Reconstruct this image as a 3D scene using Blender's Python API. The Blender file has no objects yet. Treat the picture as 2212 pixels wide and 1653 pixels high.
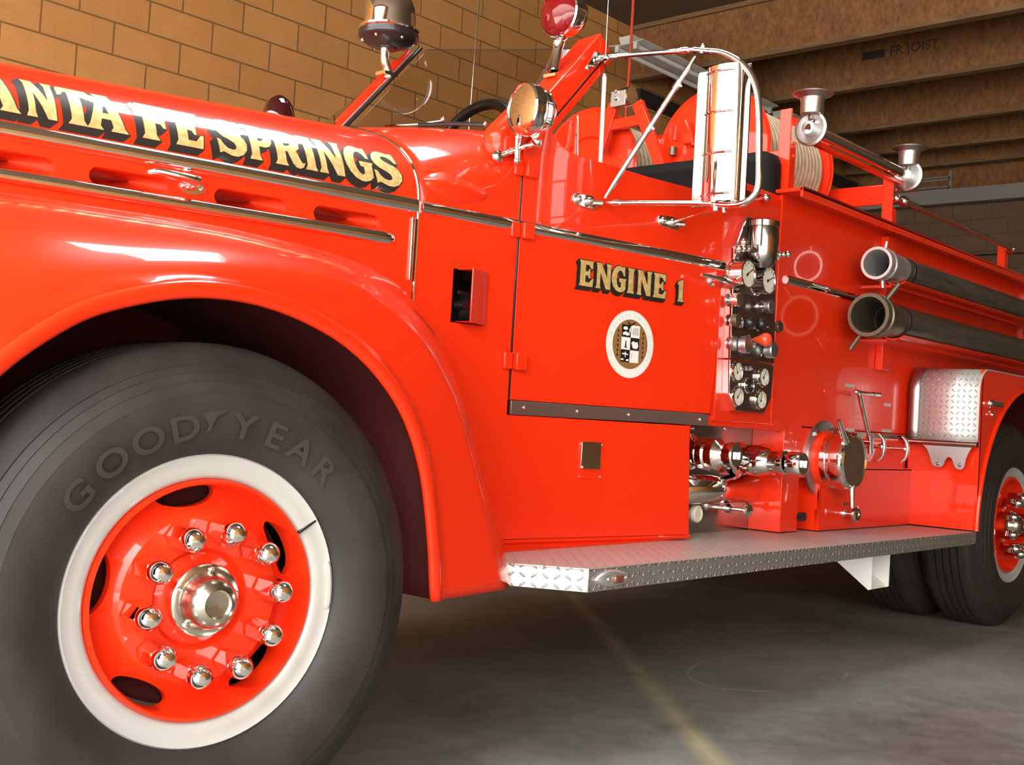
import bpy, bmesh, math, random
from math import sin, cos, pi, radians, sqrt
from mathutils import Vector, Matrix
from mathutils.geometry import tessellate_polygon

random.seed(7)
SC = bpy.context.scene
COL = SC.collection

# ---------------------------------------------------------------- camera, world, exposure
CAM = Vector((0, 0, 0.89))
RIGHT = Vector((.66006147, -.74896271, .05808372))
DOWN = Vector((.06177813, -.02293852, -.99782628))
FWD = Vector((.74866703, .66221498, .03112868))
FPX = 2492.63
cd = bpy.data.cameras.new('camera')
cam = bpy.data.objects.new('camera', cd)
COL.objects.link(cam)
cd.sensor_fit = 'HORIZONTAL'
cd.sensor_width = 36
cd.lens = FPX / 2212 * 36
cd.clip_end = 200
cam.matrix_world = Matrix(((RIGHT.x, -DOWN.x, -FWD.x, CAM.x), (RIGHT.y, -DOWN.y, -FWD.y, CAM.y),
                           (RIGHT.z, -DOWN.z, -FWD.z, CAM.z), (0, 0, 0, 1)))
SC.camera = cam

world = bpy.data.worlds.new('world')
SC.world = world
world.use_nodes = True
wn = world.node_tree
bg = wn.nodes['Background']
tc = wn.nodes.new('ShaderNodeTexCoord')
sep = wn.nodes.new('ShaderNodeSeparateXYZ')
ramp = wn.nodes.new('ShaderNodeValToRGB')
wn.links.new(tc.outputs['Generated'], sep.inputs[0])
wn.links.new(sep.outputs['Z'], ramp.inputs[0])
# hazy street and buildings near the horizon, bright overcast above
for i_, (p_, c_) in enumerate(((0.0, (.38, .35, .31)), (.10, (.80, .77, .71)), (.32, (1.05, 1.02, .96)), (.8, (2.6, 2.7, 2.8)))):
    e_ = ramp.color_ramp.elements[i_] if i_ < 2 else ramp.color_ramp.elements.new(p_)
    e_.position = p_
    e_.color = (*c_, 1)
wn.links.new(ramp.outputs[0], bg.inputs[0])
bg.inputs[1].default_value = 7.0

# daylight through the open bay doors at the front of the building
al = bpy.data.lights.new('door_daylight', 'AREA')
al.shape = 'RECTANGLE'
al.size = 13.0
al.size_y = 3.5
al.energy = 1
al.cycles.is_portal = True
alo = bpy.data.objects.new('door_daylight', al)
COL.objects.link(alo)
alo.location = (-2.0, -.9, 2.12)
alo.rotation_euler = (0, radians(-90), 0)
al.size, al.size_y = 4.2, 14.0

al2 = bpy.data.lights.new('skylight_daylight', 'AREA')
al2.shape = 'RECTANGLE'
al2.size, al2.size_y = 1.25, 1.35
al2.energy = 1
al2.cycles.is_portal = True
alo2 = bpy.data.objects.new('skylight_daylight', al2)
COL.objects.link(alo2)
alo2.location = (2.725, 2.425, 4.6)

vs = SC.view_settings
vs.view_transform = 'Standard'
vs.look = 'None'
vs.exposure = 0.30
vs.gamma = 1
vs.use_curve_mapping = False
SC.cycles.use_denoising = True
SC.cycles.max_bounces = 10
SC.cycles.sample_clamp_indirect = 6


# ---------------------------------------------------------------- finding points of the place
def ray(px, py):
    return RIGHT * ((px - 1106) / FPX) + DOWN * ((py - 826.5) / FPX) + FWD


def onX(px, py, v):
    d = ray(px, py)
    return CAM + d * (v / d.x)


def onY(px, py, v):
    d = ray(px, py)
    return CAM + d * (v / d.y)


def onZ(px, py, v):
    d = ray(px, py)
    return CAM + d * ((v - CAM.z) / d.z)


YC = 3.1                              # the truck's centre line


def S(x):                             # plan of the truck's side: straight body, tapering cab and bonnet
    if x >= 3.55:
        return 2.2
    if x > 2.276:
        return 2.2 + .165 * (3.55 - x)
    return 2.41 + .21 * (2.276 - x)


def dS(x):
    return 0 if x >= 3.55 else (-.165 if x > 2.276 else -.21)


def sideN(x):
    return Vector((dS(x), -1, 0)).normalized()


def sideT(x):
    return Vector((1, dS(x), 0)).normalized()


def onS(px, py, off=0):
    d = ray(px, py)
    lo, hi = .3, 12
    for _ in range(50):
        m = (lo + hi) / 2
        p = d * m
        if p.y >= S(p.x) - off:
            hi = m
        else:
            lo = m
    return CAM + d * hi


def SP(x, z, off=0):
    return Vector((x, S(x), z)) + sideN(x) * off


# ---------------------------------------------------------------- materials
def mat(name, col, rough=.5, metal=0, coat=0, spec=.5, trans=0, ior=1.45, emis=None, alpha=1):
    m = bpy.data.materials.new(name)
    m.use_nodes = True
    b = m.node_tree.nodes['Principled BSDF']
    b.inputs['Base Color'].default_value = (*col, 1)
    b.inputs['Roughness'].default_value = rough
    b.inputs['Metallic'].default_value = metal
    b.inputs['Coat Weight'].default_value = coat
    b.inputs['Coat Roughness'].default_value = .03
    b.inputs['Specular IOR Level'].default_value = spec
    b.inputs['Transmission Weight'].default_value = trans
    b.inputs['IOR'].default_value = ior
    b.inputs['Alpha'].default_value = alpha
    return m


def nd(m, t, **kw):
    n = m.node_tree.nodes.new(t)
    for k, v in kw.items():
        setattr(n, k, v)
    return n


def bsdf(m):
    return m.node_tree.nodes['Principled BSDF']


def lk(m, a, b):
    m.node_tree.links.new(a, b)


def mth(m, op, a, b=None, c=None):
    n = nd(m, 'ShaderNodeMath', operation=op)
    for i, v in enumerate((a, b, c)):
        if v is None:
            continue
        if isinstance(v, (int, float)):
            n.inputs[i].default_value = v
        else:
            lk(m, v, n.inputs[i])
    return n.outputs[0]


def ramp2(m, fac, p0, c0, p1, c1):
    r = nd(m, 'ShaderNodeValToRGB')
    r.color_ramp.elements[0].position = p0
    r.color_ramp.elements[0].color = (*c0, 1)
    r.color_ramp.elements[1].position = p1
    r.color_ramp.elements[1].color = (*c1, 1)
    lk(m, fac, r.inputs[0])
    return r.outputs[0]


def noise(m, vec, scale, detail=4, rough=.6):
    n = nd(m, 'ShaderNodeTexNoise')
    n.inputs['Scale'].default_value = scale
    n.inputs['Detail'].default_value = detail
    n.inputs['Roughness'].default_value = rough
    if vec is not None:
        lk(m, vec, n.inputs['Vector'])
    return n.outputs['Fac']


def coords(m, sc=(1, 1, 1), rot=(0, 0, 0), kind='Object'):
    t = nd(m, 'ShaderNodeTexCoord')
    mp = nd(m, 'ShaderNodeMapping')
    mp.inputs['Scale'].default_value = sc
    mp.inputs['Rotation'].default_value = rot
    lk(m, t.outputs[kind], mp.inputs['Vector'])
    return mp.outputs[0]


def bump(m, h, dist, strength=1):
    b = nd(m, 'ShaderNodeBump')
    b.inputs['Distance'].default_value = dist
    b.inputs['Strength'].default_value = strength
    lk(m, h, b.inputs['Height'])
    lk(m, b.outputs[0], bsdf(m).inputs['Normal'])


RED = mat('red_paint', (.80, .030, .005), .30, 0, .6, .2)
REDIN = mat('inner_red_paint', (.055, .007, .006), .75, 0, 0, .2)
CHROME = mat('chrome', (.88, .87, .85), .05, 1)
KICK = mat('worn_brown_metal', (.22, .14, .12), .4, .6)
STEEL = mat('polished_steel', (.42, .40, .38), .14, 1)
NICKEL = mat('satin_nickel', (.62, .57, .48), .24, 1)
CASTAL = mat('cast_aluminium', (.74, .74, .73), .34, .85)
DULL = mat('dull_aluminium', (.50, .50, .50), .38, 1)
SILVER = mat('silver_paint', (.47, .455, .43), .42, .15, .3)
WHITE = mat('white_enamel', (.82, .82, .78), .35, 0, .3)
BLACK = mat('black_enamel', (.012, .011, .012), .35, 0, .3)
VINYL = mat('black_vinyl', (.008, .007, .007), .7, 0, 0, .2)
UNDER = mat('underbody_black', (.02, .016, .015), .8)
DARKRED = mat('dark_red_lens', (.035, .002, .003), .06, 0, 1, .6)
REDLENS = mat('red_lens', (.16, .004, .006), .10, 0, .3, .4)
AMBER = mat('amber_lens', (.16, .05, .025), .12, 0, 1)
BRASS = mat('dull_bronze', (.20, .165, .115), .42, .85)
BROWNPL = mat('brown_bakelite_panel', (.075, .035, .025), .16, .35, .8)
KNOBRED = mat('orange_red_knob', (.75, .06, .02), .3, 0, .5)
DIAL = mat('cream_dial', (.72, .70, .58), .45)
GLASS = mat('clear_glass', (1, 1, 1), .0, 0, 0, .5, 1, 1.45)
LETBLACK = mat('black_sign_paint', (.018, .012, .010), .4, 0, .6)
SEALBROWN = mat('seal_brown', (.26, .13, .045), .4, 0, .5)
SEALPALE = mat('seal_pale_letters', (.60, .64, .64), .4)
CORDRED = mat('red_cord', (.5, .05, .02), .6)
FIXT = mat('grey_white_enamel', (.55, .52, .46), .5)
TUBE = mat('unlit_tube_glass', (.80, .80, .78), .25)
BEAMG = mat('grey_steel_beam', (.22, .20, .18), .6)
STAMP = mat('joist_stamp_ink', (.03, .02, .018), .8)

# thin sheet glass: mostly see-through with a clear reflection
SHEET = bpy.data.materials.new('windshield_glass')
SHEET.use_nodes = True
_n = SHEET.node_tree
_n.nodes.remove(_n.nodes['Principled BSDF'])
_mx = _n.nodes.new('ShaderNodeMixShader')
_tr = _n.nodes.new('ShaderNodeBsdfTransparent')
_tr.inputs[0].default_value = (.80, .78, .72, 1)
_gl = _n.nodes.new('ShaderNodeBsdfGlossy')
_gl.inputs['Roughness'].default_value = 0.0
_fr = _n.nodes.new('ShaderNodeFresnel')
_fr.inputs[0].default_value = 1.5
_n.links.new(_fr.outputs[0], _mx.inputs[0])
_n.links.new(_tr.outputs[0], _mx.inputs[1])
_n.links.new(_gl.outputs[0], _mx.inputs[2])
_n.links.new(_mx.outputs[0], _n.nodes['Material Output'].inputs[0])

# gold leaf with engine-turned swirls
GOLD = mat('gold_leaf', (.86, .62, .20), .34, .5, .8)
_v = nd(GOLD, 'ShaderNodeTexVoronoi')
_v.inputs['Scale'].default_value = 70
lk(GOLD, coords(GOLD), _v.inputs['Vector'])
lk(GOLD, ramp2(GOLD, _v.outputs['Distance'], .0, (.98, .80, .38), .75, (.80, .56, .20)), bsdf(GOLD).inputs['Base Color'])

RUBBER = mat('tyre_rubber', (.030, .026, .024), .55)
lk(RUBBER, ramp2(RUBBER, noise(RUBBER, coords(RUBBER), 9, 6), .3, (.017, .0135, .012), .75, (.034, .027, .023)), bsdf(RUBBER).inputs['Base Color'])
RUBLET = mat('raised_rubber_letters', (.037, .032, .029), .45)
HOSEBLK = mat('suction_hose_rubber', (.042, .038, .030), .38)
lk(HOSEBLK, ramp2(HOSEBLK, noise(HOSEBLK, coords(HOSEBLK, (2, 14, 14)), 3, 5), .3, (.034, .029, .021), .75, (.095, .080, .052)), bsdf(HOSEBLK).inputs['Base Color'])
HOSETAN = mat('tan_hose_jacket', (.50, .38, .25), .75)
lk(HOSETAN, ramp2(HOSETAN, noise(HOSETAN, coords(HOSETAN), 30, 4), .3, (.42, .31, .20), .7, (.62, .48, .33)), bsdf(HOSETAN).inputs['Base Color'])


def tread_mat(name, axes, col, rough, pitch=.0255, metal=.9):
    m = mat(name, col, rough, metal)
    t = nd(m, 'ShaderNodeTexCoord')
    s = nd(m, 'ShaderNodeSeparateXYZ')
    lk(m, t.outputs['Object'], s.inputs[0])
    u = mth(m, 'MULTIPLY', s.outputs[axes[0]], 1 / pitch)
    v = mth(m, 'MULTIPLY', s.outputs[axes[1]], 1 / pitch)
    par = mth(m, 'MODULO', mth(m, 'ADD', mth(m, 'FLOOR', u), mth(m, 'FLOOR', v)), 2)
    sg = mth(m, 'SUBTRACT', mth(m, 'MULTIPLY', mth(m, 'ABSOLUTE', par), 2), 1)
    x = mth(m, 'SUBTRACT', mth(m, 'FRACT', u), .5)
    y = mth(m, 'MULTIPLY', mth(m, 'SUBTRACT', mth(m, 'FRACT', v), .5), sg)
    a = mth(m, 'MULTIPLY', mth(m, 'ADD', x, y), 1 / .54)
    b = mth(m, 'MULTIPLY', mth(m, 'SUBTRACT', x, y), 1 / .17)
    d = mth(m, 'ADD', mth(m, 'MULTIPLY', a, a), mth(m, 'MULTIPLY', b, b))
    h = mth(m, 'MAXIMUM', mth(m, 'SUBTRACT', 1, d), 0)
    h = mth(m, 'POWER', h, .6)
    bump(m, h, .006, 1)
    return m


TREADXY = tread_mat('tread_plate_top', (0, 1), (.48, .42, .38), .42, .0255, .5)
TREADXZ = tread_mat('tread_plate_edge', (0, 2), (.55, .52, .48), .32, .0255, .8)
TREADYZ = tread_mat('tread_plate_front', (1, 2), (.74, .74, .72), .46, .0255, .6)

# concrete floor: stains and painted shade under the truck, a faded yellow line and a pale scuff
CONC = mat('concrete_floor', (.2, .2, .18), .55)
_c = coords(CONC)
_f1 = noise(CONC, coords(CONC, (1, 1, 1), (0, 0, .6)), .55, 9, .6)  # broad noise turned so its dark patch paints shade under the truck
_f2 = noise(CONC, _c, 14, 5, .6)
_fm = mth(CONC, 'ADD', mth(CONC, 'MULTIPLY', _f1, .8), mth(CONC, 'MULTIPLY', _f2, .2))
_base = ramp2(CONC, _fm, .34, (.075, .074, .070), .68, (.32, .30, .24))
_s = nd(CONC, 'ShaderNodeSeparateXYZ')
lk(CONC, _c, _s.inputs[0])
# distance from the line through (4.68,3.63) and (3.18,2.07)
_d = mth(CONC, 'ABSOLUTE', mth(CONC, 'ADD', mth(CONC, 'ADD', mth(CONC, 'MULTIPLY', _s.outputs[0], .7208), mth(CONC, 'MULTIPLY', _s.outputs[1], -.6931)), -.857))
_ln = mth(CONC, 'MULTIPLY', mth(CONC, 'SUBTRACT', 1, mth(CONC, 'MULTIPLY', mth(CONC, 'MINIMUM', _d, .06), 1 / .06)), mth(CONC, 'MULTIPLY', noise(CONC, _c, 4, 6), 1.25))
_mx = nd(CONC, 'ShaderNodeMix', data_type='RGBA')
lk(CONC, _ln, _mx.inputs[0])
lk(CONC, _base, _mx.inputs[6])
_mx.inputs[7].default_value = (.42, .35, .20, 1)
# thin pale arc scratched on the floor
_ex = mth(CONC, 'MULTIPLY', mth(CONC, 'SUBTRACT', _s.outputs[0], 3.95), 1 / .42)
_ey = mth(CONC, 'MULTIPLY', mth(CONC, 'SUBTRACT', _s.outputs[1], 2.12), 1 / .24)
_er = mth(CONC, 'SQRT', mth(CONC, 'ADD', mth(CONC, 'MULTIPLY', _ex, _ex), mth(CONC, 'MULTIPLY', _ey, _ey)))
_ar = mth(CONC, 'LESS_THAN', mth(CONC, 'ABSOLUTE', mth(CONC, 'SUBTRACT', _er, 1)), .018)
_ar = mth(CONC, 'MULTIPLY', _ar, mth(CONC, 'MULTIPLY', mth(CONC, 'GREATER_THAN', noise(CONC, _c, 2.3, 2), .48), .35))
_m2 = nd(CONC, 'ShaderNodeMix', data_type='RGBA')
lk(CONC, _ar, _m2.inputs[0])
lk(CONC, _mx.outputs[2], _m2.inputs[6])
_m2.inputs[7].default_value = (.48, .48, .44, 1)
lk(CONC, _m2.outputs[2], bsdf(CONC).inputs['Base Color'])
lk(CONC, ramp2(CONC, _f1, .3, (.38,) * 3, .7, (.65,) * 3), bsdf(CONC).inputs['Roughness'])
bump(CONC, _f2, .002, .4)


def block_mat(name, ax, c1, c2, cm, ox=0.0, oz=0.0):
    m = mat(name, c1, .8)
    t = nd(m, 'ShaderNodeTexCoord')
    s = nd(m, 'ShaderNodeSeparateXYZ')
    lk(m, t.outputs['Object'], s.inputs[0])
    cb = nd(m, 'ShaderNodeCombineXYZ')
    lk(m, mth(m, 'ADD', s.outputs[ax], ox), cb.inputs[0])
    lk(m, mth(m, 'ADD', s.outputs[2], oz), cb.inputs[1])
    b = nd(m, 'ShaderNodeTexBrick')
    b.offset = .5
    b.inputs['Scale'].default_value = 1
    b.inputs['Brick Width'].default_value = .436
    b.inputs['Row Height'].default_value = .191
    b.inputs['Mortar Size'].default_value = .006
    b.inputs['Mortar Smooth'].default_value = .2
    b.inputs['Bias'].default_value = 0
    b.inputs['Color1'].default_value = (*c1, 1)
    b.inputs['Color2'].default_value = (*c2, 1)
    b.inputs['Mortar'].default_value = (*cm, 1)
    lk(m, cb.outputs[0], b.inputs['Vector'])
    nz = noise(m, coords(m), 3.0, 6, .7)
    nz2 = noise(m, coords(m), 60, 3, .6)
    f = mth(m, 'ADD', mth(m, 'MULTIPLY', nz, .45), mth(m, 'ADD', mth(m, 'MULTIPLY', nz2, .25), .62))
    mx = nd(m, 'ShaderNodeMix', data_type='RGBA', blend_type='MULTIPLY')
    mx.inputs[0].default_value = 1
    lk(m, b.outputs['Color'], mx.inputs[6])
    cc = nd(m, 'ShaderNodeCombineColor')
    for i in range(3):
        lk(m, f, cc.inputs[i])
    lk(m, cc.outputs[0], mx.inputs[7])
    lk(m, mx.outputs[2], bsdf(m).inputs['Base Color'])
    bump(m, mth(m, 'SUBTRACT', mth(m, 'MULTIPLY', nz2, .3), b.outputs['Fac']), .006, .7)
    return m


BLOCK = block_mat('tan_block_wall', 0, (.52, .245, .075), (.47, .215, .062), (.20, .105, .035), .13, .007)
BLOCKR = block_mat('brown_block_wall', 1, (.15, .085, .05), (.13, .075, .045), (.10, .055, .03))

WOOD = mat('brown_strand_board', (.3, .15, .05), .8)
_wn1 = noise(WOOD, coords(WOOD, (2, 5, 3), (.5, 0, 0)), 2.6, 7, .75)
_wn2 = noise(WOOD, coords(WOOD, (1, 6, 3), (-.6, .0, .0)), 5, 4, .8)
lk(WOOD, ramp2(WOOD, mth(WOOD, 'ADD', mth(WOOD, 'MULTIPLY', _wn1, .5), mth(WOOD, 'MULTIPLY', _wn2, .5)), .32, (.060, .024, .009), .68, (.30, .125, .036)), bsdf(WOOD).inputs['Base Color'])
WOODCH = mat('pale_timber_chord', (.34, .20, .09), .8)
lk(WOODCH, ramp2(WOODCH, noise(WOODCH, coords(WOODCH, (30, 2, 30)), 2, 5), .3, (.11, .050, .018), .7, (.22, .12, .050)), bsdf(WOODCH).inputs['Base Color'])
DECK = mat('dark_plywood_deck', (.09, .055, .03), .9)
APRON = mat('pale_concrete_apron', (.62, .60, .55), .8)  # pale concrete outside the bay doors, one even colour


# ---------------------------------------------------------------- mesh building
class MB:
    def __init__(self):
        self.v, self.f, self.mi, self.sm = [], [], [], []

    def add(self, vs, fs, mi=0, sm=True):
        o = len(self.v)
        self.v += [Vector(p) for p in vs]
        for f in fs:
            self.f.append([i + o for i in f])
            self.mi.append(mi)
            self.sm.append(sm)

    def box(self, c, s, X=(1, 0, 0), Y=(0, 1, 0), Z=(0, 0, 1), mi=0):
        c = Vector(c)
        X, Y, Z = Vector(X) * s[0] / 2, Vector(Y) * s[1] / 2, Vector(Z) * s[2] / 2
        vs = [c + X * i + Y * j + Z * k for k in (-1, 1) for j in (-1, 1) for i in (-1, 1)]
        self.add(vs, [(0, 2, 3, 1), (4, 5, 7, 6), (0, 1, 5, 4), (2, 6, 7, 3), (0, 4, 6, 2), (1, 3, 7, 5)], mi, False)
        return self

    def span(self, a, b, mi=0):
        a, b = Vector(a), Vector(b)
        return self.box((a + b) / 2, [abs(b[i] - a[i]) for i in range(3)], mi=mi)

    def prism(self, pts, d, mi=0, holes=()):
        d = Vector(d)
        loops = [[Vector(p) for p in pts]] + [[Vector(p) for p in h] for h in holes]
        flat = [p for l in loops for p in l]
        n = len(flat)
        tris = tessellate_polygon(loops)
        fs = [tuple(t) for t in tris] + [tuple(i + n for i in t[::-1]) for t in tris]
        o = 0
        for l in loops:
            k = len(l)
            for i in range(k):
                a, b = o + i, o + (i + 1) % k
                fs.append((a, b, b + n, a + n))
            o += k
        self.add(flat + [p + d for p in flat], fs, mi, False)
        return self

    def tube(self, path, r, seg=12, closed=False, mi=0, caps=True):
        P = [Vector(p) for p in path]
        n = len(P)
        R = list(r) if isinstance(r, (list, tuple)) else [r] * n
        T = []
        for i in range(n):
            a = P[(i - 1) % n] if (closed or i > 0) else P[i]
            b = P[(i + 1) % n] if (closed or i < n - 1) else P[i]
            T.append((b - a).normalized())
        u = T[0].orthogonal().normalized()
        vs = []
        for i in range(n):
            u = (u - T[i] * u.dot(T[i])).normalized()
            w = T[i].cross(u)
            for k in range(seg):
                a = 2 * pi * k / seg
                vs.append(P[i] + (u * cos(a) + w * sin(a)) * R[i])
        fs = []
        for i in range(n if closed else n - 1):
            for k in range(seg):
                k2 = (k + 1) % seg
                j = (i + 1) % n
                fs.append((i * seg + k, i * seg + k2, j * seg + k2, j * seg + k))
        if caps and not closed:
            fs.append(tuple(range(seg))[::-1])
            fs.append(tuple((n - 1) * seg + k for k in range(seg)))
        self.add(vs, fs, mi)
        return self

    def lathe(self, o, d, prof, seg=32, mi=0, a0=0, a1=2 * pi, ref=None):
        o, d = Vector(o), Vector(d).normalized()
        u = (Vector(ref) - d * Vector(ref).dot(d)).normalized() if ref else d.orthogonal().normalized()
        w = d.cross(u)
        full = abs(a1 - a0 - 2 * pi) < 1e-6
        ns = seg if full else seg + 1
        vs, fs = [], []
        for (r, h) in prof:
            for k in range(ns):
                a = a0 + (a1 - a0) * k / seg
                vs.append(o + d * h + (u * cos(a) + w * sin(a)) * max(r, 1e-5))
        for i in range(len(prof) - 1):
            for k in range(seg):
                k2 = (k + 1) % ns
                fs.append((i * ns + k, i * ns + k2, (i + 1) * ns + k2, (i + 1) * ns + k))
        self.add(vs, fs, mi)
        return self

    def cyl(self, a, b, r, seg=24, mi=0, bev=0):
        a, b = Vector(a), Vector(b)
        h = (b - a).length
        c = min(bev, r * .5, h * .5)
        return self.lathe(a, b - a, [(0, 0), (r - c, 0), (r, c), (r, h - c), (r - c, h), (0, h)], seg, mi)

    def ball(self, c, r, seg=20, mi=0, d=(0, 0, 1), sq=1):
        return self.lathe(c, d, [(r * sin(pi * i / 12), -r * cos(pi * i / 12) * sq) for i in range(13)], seg, mi)

    def grid(self, rows, mi=0, wrap=False):
        n = len(rows[0])
        vs = [p for r in rows for p in r]
        fs = []
        for i in range(len(rows) - 1):
            for k in range(n if wrap else n - 1):
                k2 = (k + 1) % n
                fs.append((i * n + k, i * n + k2, (i + 1) * n + k2, (i + 1) * n + k))
        self.add(vs, fs, mi)
        return self

    def build(self, name, m, parent=None, angle=35, bevel=0, solid=0, **props):
        me = bpy.data.meshes.new(name)
        me.from_pydata([tuple(v) for v in self.v], [], self.f)
        ms = m if isinstance(m, (list, tuple)) else [m]
        for x in ms:
            me.materials.append(x)
        for p, i in zip(me.polygons, self.mi):
            p.material_index = i
            p.use_smooth = True
        bm = bmesh.new()
        bm.from_mesh(me)
        bmesh.ops.remove_doubles(bm, verts=bm.verts, dist=1e-5)
        bmesh.ops.recalc_face_normals(bm, faces=bm.faces)
        bm.to_mesh(me)
        bm.free()
        me.set_sharp_from_angle(angle=radians(angle))
        o = bpy.data.objects.new(name, me)
        COL.objects.link(o)
        if solid:
            s = o.modifiers.new('thickness', 'SOLIDIFY')
            s.thickness = solid
            s.offset = -1
        if bevel:
            b = o.modifiers.new('soft_edges', 'BEVEL')
            b.width = bevel
            b.segments = 2
            b.limit_method = 'ANGLE'
            b.angle_limit = radians(40)
        if parent is not None:
            o.parent = parent
            if parent.type == 'EMPTY':
                o.matrix_parent_inverse = Matrix.Translation(-parent.location)
        for k, val in props.items():
            o[k] = val
        return o


def cut(o, cutters):
    """carve the cutter meshes out of o and drop them"""
    for c in cutters:
        b = o.modifiers.new('hole', 'BOOLEAN')
        b.operation = 'DIFFERENCE'
        b.object = c
        b.solver = 'EXACT'
    dg = bpy.context.evaluated_depsgraph_get()
    me = bpy.data.meshes.new_from_object(o.evaluated_get(dg))
    o.modifiers.clear()
    o.data = me
    for c in cutters:
        bpy.data.objects.remove(c)
    me.set_sharp_from_angle(angle=radians(35))


def empty(name, loc, parent=None):
    o = bpy.data.objects.new(name, None)
    COL.objects.link(o)
    o.empty_display_size = .1
    o.location = loc
    if parent is not None:
        o.parent = parent
        o.matrix_parent_inverse = Matrix.Translation(-parent.location)
    return o


def thing(o, label, cat, group=None):
    o['label'] = label
    o['category'] = cat
    if group:
        o['group'] = group
    return o


def structure(o):
    o['kind'] = 'structure'
    return o


def spline(pts, n=8, closed=False):
    P = [Vector(p) for p in pts]
    out = []
    m = len(P)
    for i in range(m if closed else m - 1):
        p0 = P[(i - 1) % m] if (closed or i > 0) else P[0] * 2 - P[1]
        p1, p2 = P[i], P[(i + 1) % m]
        p3 = P[(i + 2) % m] if (closed or i < m - 2) else P[-1] * 2 - P[-2]
        for k in range(n):
            t = k / n
            out.append(.5 * ((2 * p1) + (p2 - p0) * t + (2 * p0 - 5 * p1 + 4 * p2 - p3) * t * t + (3 * p1 - p0 - 3 * p2 + p3) * t ** 3))
    if not closed:
        out.append(P[-1])
    return out


def slot2d(u0, u1, v, h, n=8):
    """rounded slot outline, ends are half circles"""
    pts = []
    for k in range(n + 1):
        a = -pi / 2 + pi * k / n
        pts.append((u1 - h + h * cos(a), v + h * sin(a)))
    for k in range(n + 1):
        a = pi / 2 + pi * k / n
        pts.append((u0 + h + h * cos(a), v + h * sin(a)))
    return pts


# ---------------------------------------------------------------- lettering
def g(*p):
    return list(p)


GLY = {
 'I': (.36, [[(0,0),(.36,0),(.30,.12),(.30,.88),(.36,1),(0,1),(.06,.88),(.06,.12)]]),
 'T': (.80, [[(.16,0),(.64,0),(.55,.12),(.55,.84),(.63,.84),(.70,.74),(.80,.70),(.80,.94),(.74,1.0),(.06,1.0),(0,.94),(0,.70),(.10,.74),(.17,.84),(.25,.84),(.25,.12)]]),
 'A': (.95, [[(0,0),(.38,0),(.31,.1),(.35,.27),(.56,.27),(.60,.1),(.54,0),(.95,0),(.87,.1),(.63,1.0),(.26,1.0),(.33,.9),(.07,.1)], [(.39,.42),(.46,.76),(.53,.42)]]),
 'F': (.66, [[(0,0),(.38,0),(.31,.12),(.31,.42),(.42,.42),(.47,.32),(.53,.32),(.53,.69),(.47,.69),(.42,.58),(.31,.58),(.31,.84),(.48,.84),(.58,.70),(.66,.70),(.66,1),(0,1),(.06,.88),(.06,.12)]]),
 'E': (.70, [[(0,0),(.66,0),(.70,.34),(.62,.32),(.50,.16),(.31,.16),(.31,.42),(.42,.42),(.47,.32),(.53,.32),(.53,.69),(.47,.69),(.42,.58),(.31,.58),(.31,.84),(.47,.84),(.57,.70),(.65,.70),(.65,1),(0,1),(.06,.88),(.06,.12)]]),
 'N': (.90, [[(0,0),(.31,0),(.26,.12),(.26,.62),(.60,0),(.86,0),(.85,.12),(.85,.88),(.90,1),(.58,1),(.64,.88),(.64,.44),(.32,1),(0,1),(.06,.88),(.06,.12)]]),
 'P': (.74, [[(0,0),(.37,0),(.31,.12),(.31,.36),(.50,.36),(.64,.41),(.72,.52),(.74,.68),(.72,.84),(.63,.95),(.48,1),(0,1),(.06,.88),(.06,.12)], [(.31,.52),(.40,.52),(.46,.56),(.49,.62),(.50,.68),(.49,.76),(.46,.81),(.40,.84),(.31,.84)]]),
 'R': (.82, [[(0,0),(.35,0),(.30,.12),(.30,.38),(.36,.38),(.41,.24),(.47,.09),(.56,.0),(.66,-.02),(.76,.03),(.82,.15),(.74,.13),(.69,.20),(.60,.43),(.70,.52),(.74,.70),(.72,.85),(.63,.96),(.48,1),(0,1),(.06,.88),(.06,.12)], [(.30,.54),(.40,.54),(.46,.58),(.49,.64),(.50,.69),(.49,.76),(.46,.81),(.40,.84),(.30,.84)]]),
 'S': (.72, [[(.63,1.0),(.67,.66),(.59,.67),(.54,.77),(.45,.84),(.36,.86),(.29,.83),(.27,.77),(.31,.70),(.41,.64),(.56,.57),(.67,.47),(.72,.33),(.70,.18),(.61,.05),(.47,-.02),(.32,-.02),(.19,.03),(.12,.05),(.04,0),(0,.37),(.08,.35),(.14,.24),(.24,.15),(.35,.13),(.43,.16),(.45,.23),(.41,.31),(.30,.38),(.15,.45),(.05,.55),(.01,.68),(.05,.85),(.15,.97),(.28,1.02),(.42,1.0),(.50,.97),(.56,1.0)]]),
 'G': (.78, [[(.69,1.0),(.71,.64),(.63,.65),(.57,.77),(.49,.84),(.41,.84),(.33,.76),(.28,.62),(.27,.48),(.29,.32),(.35,.20),(.43,.15),(.50,.18),(.51,.26),(.51,.37),(.42,.38),(.40,.53),(.80,.53),(.75,.45),(.75,.12),(.66,.03),(.53,-.02),(.40,-.02),(.24,.04),(.10,.18),(.02,.36),(.0,.52),(.03,.70),(.11,.87),(.24,.99),(.37,1.03),(.48,1.0),(.55,.97),(.62,1.0)]]),
 '1': (.36, [[(0,0),(.36,0),(.30,.12),(.30,1),(.22,1),(.0,.88),(.0,.76),(.06,.77),(.06,.12)]]),
}
_gc = {}


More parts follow.
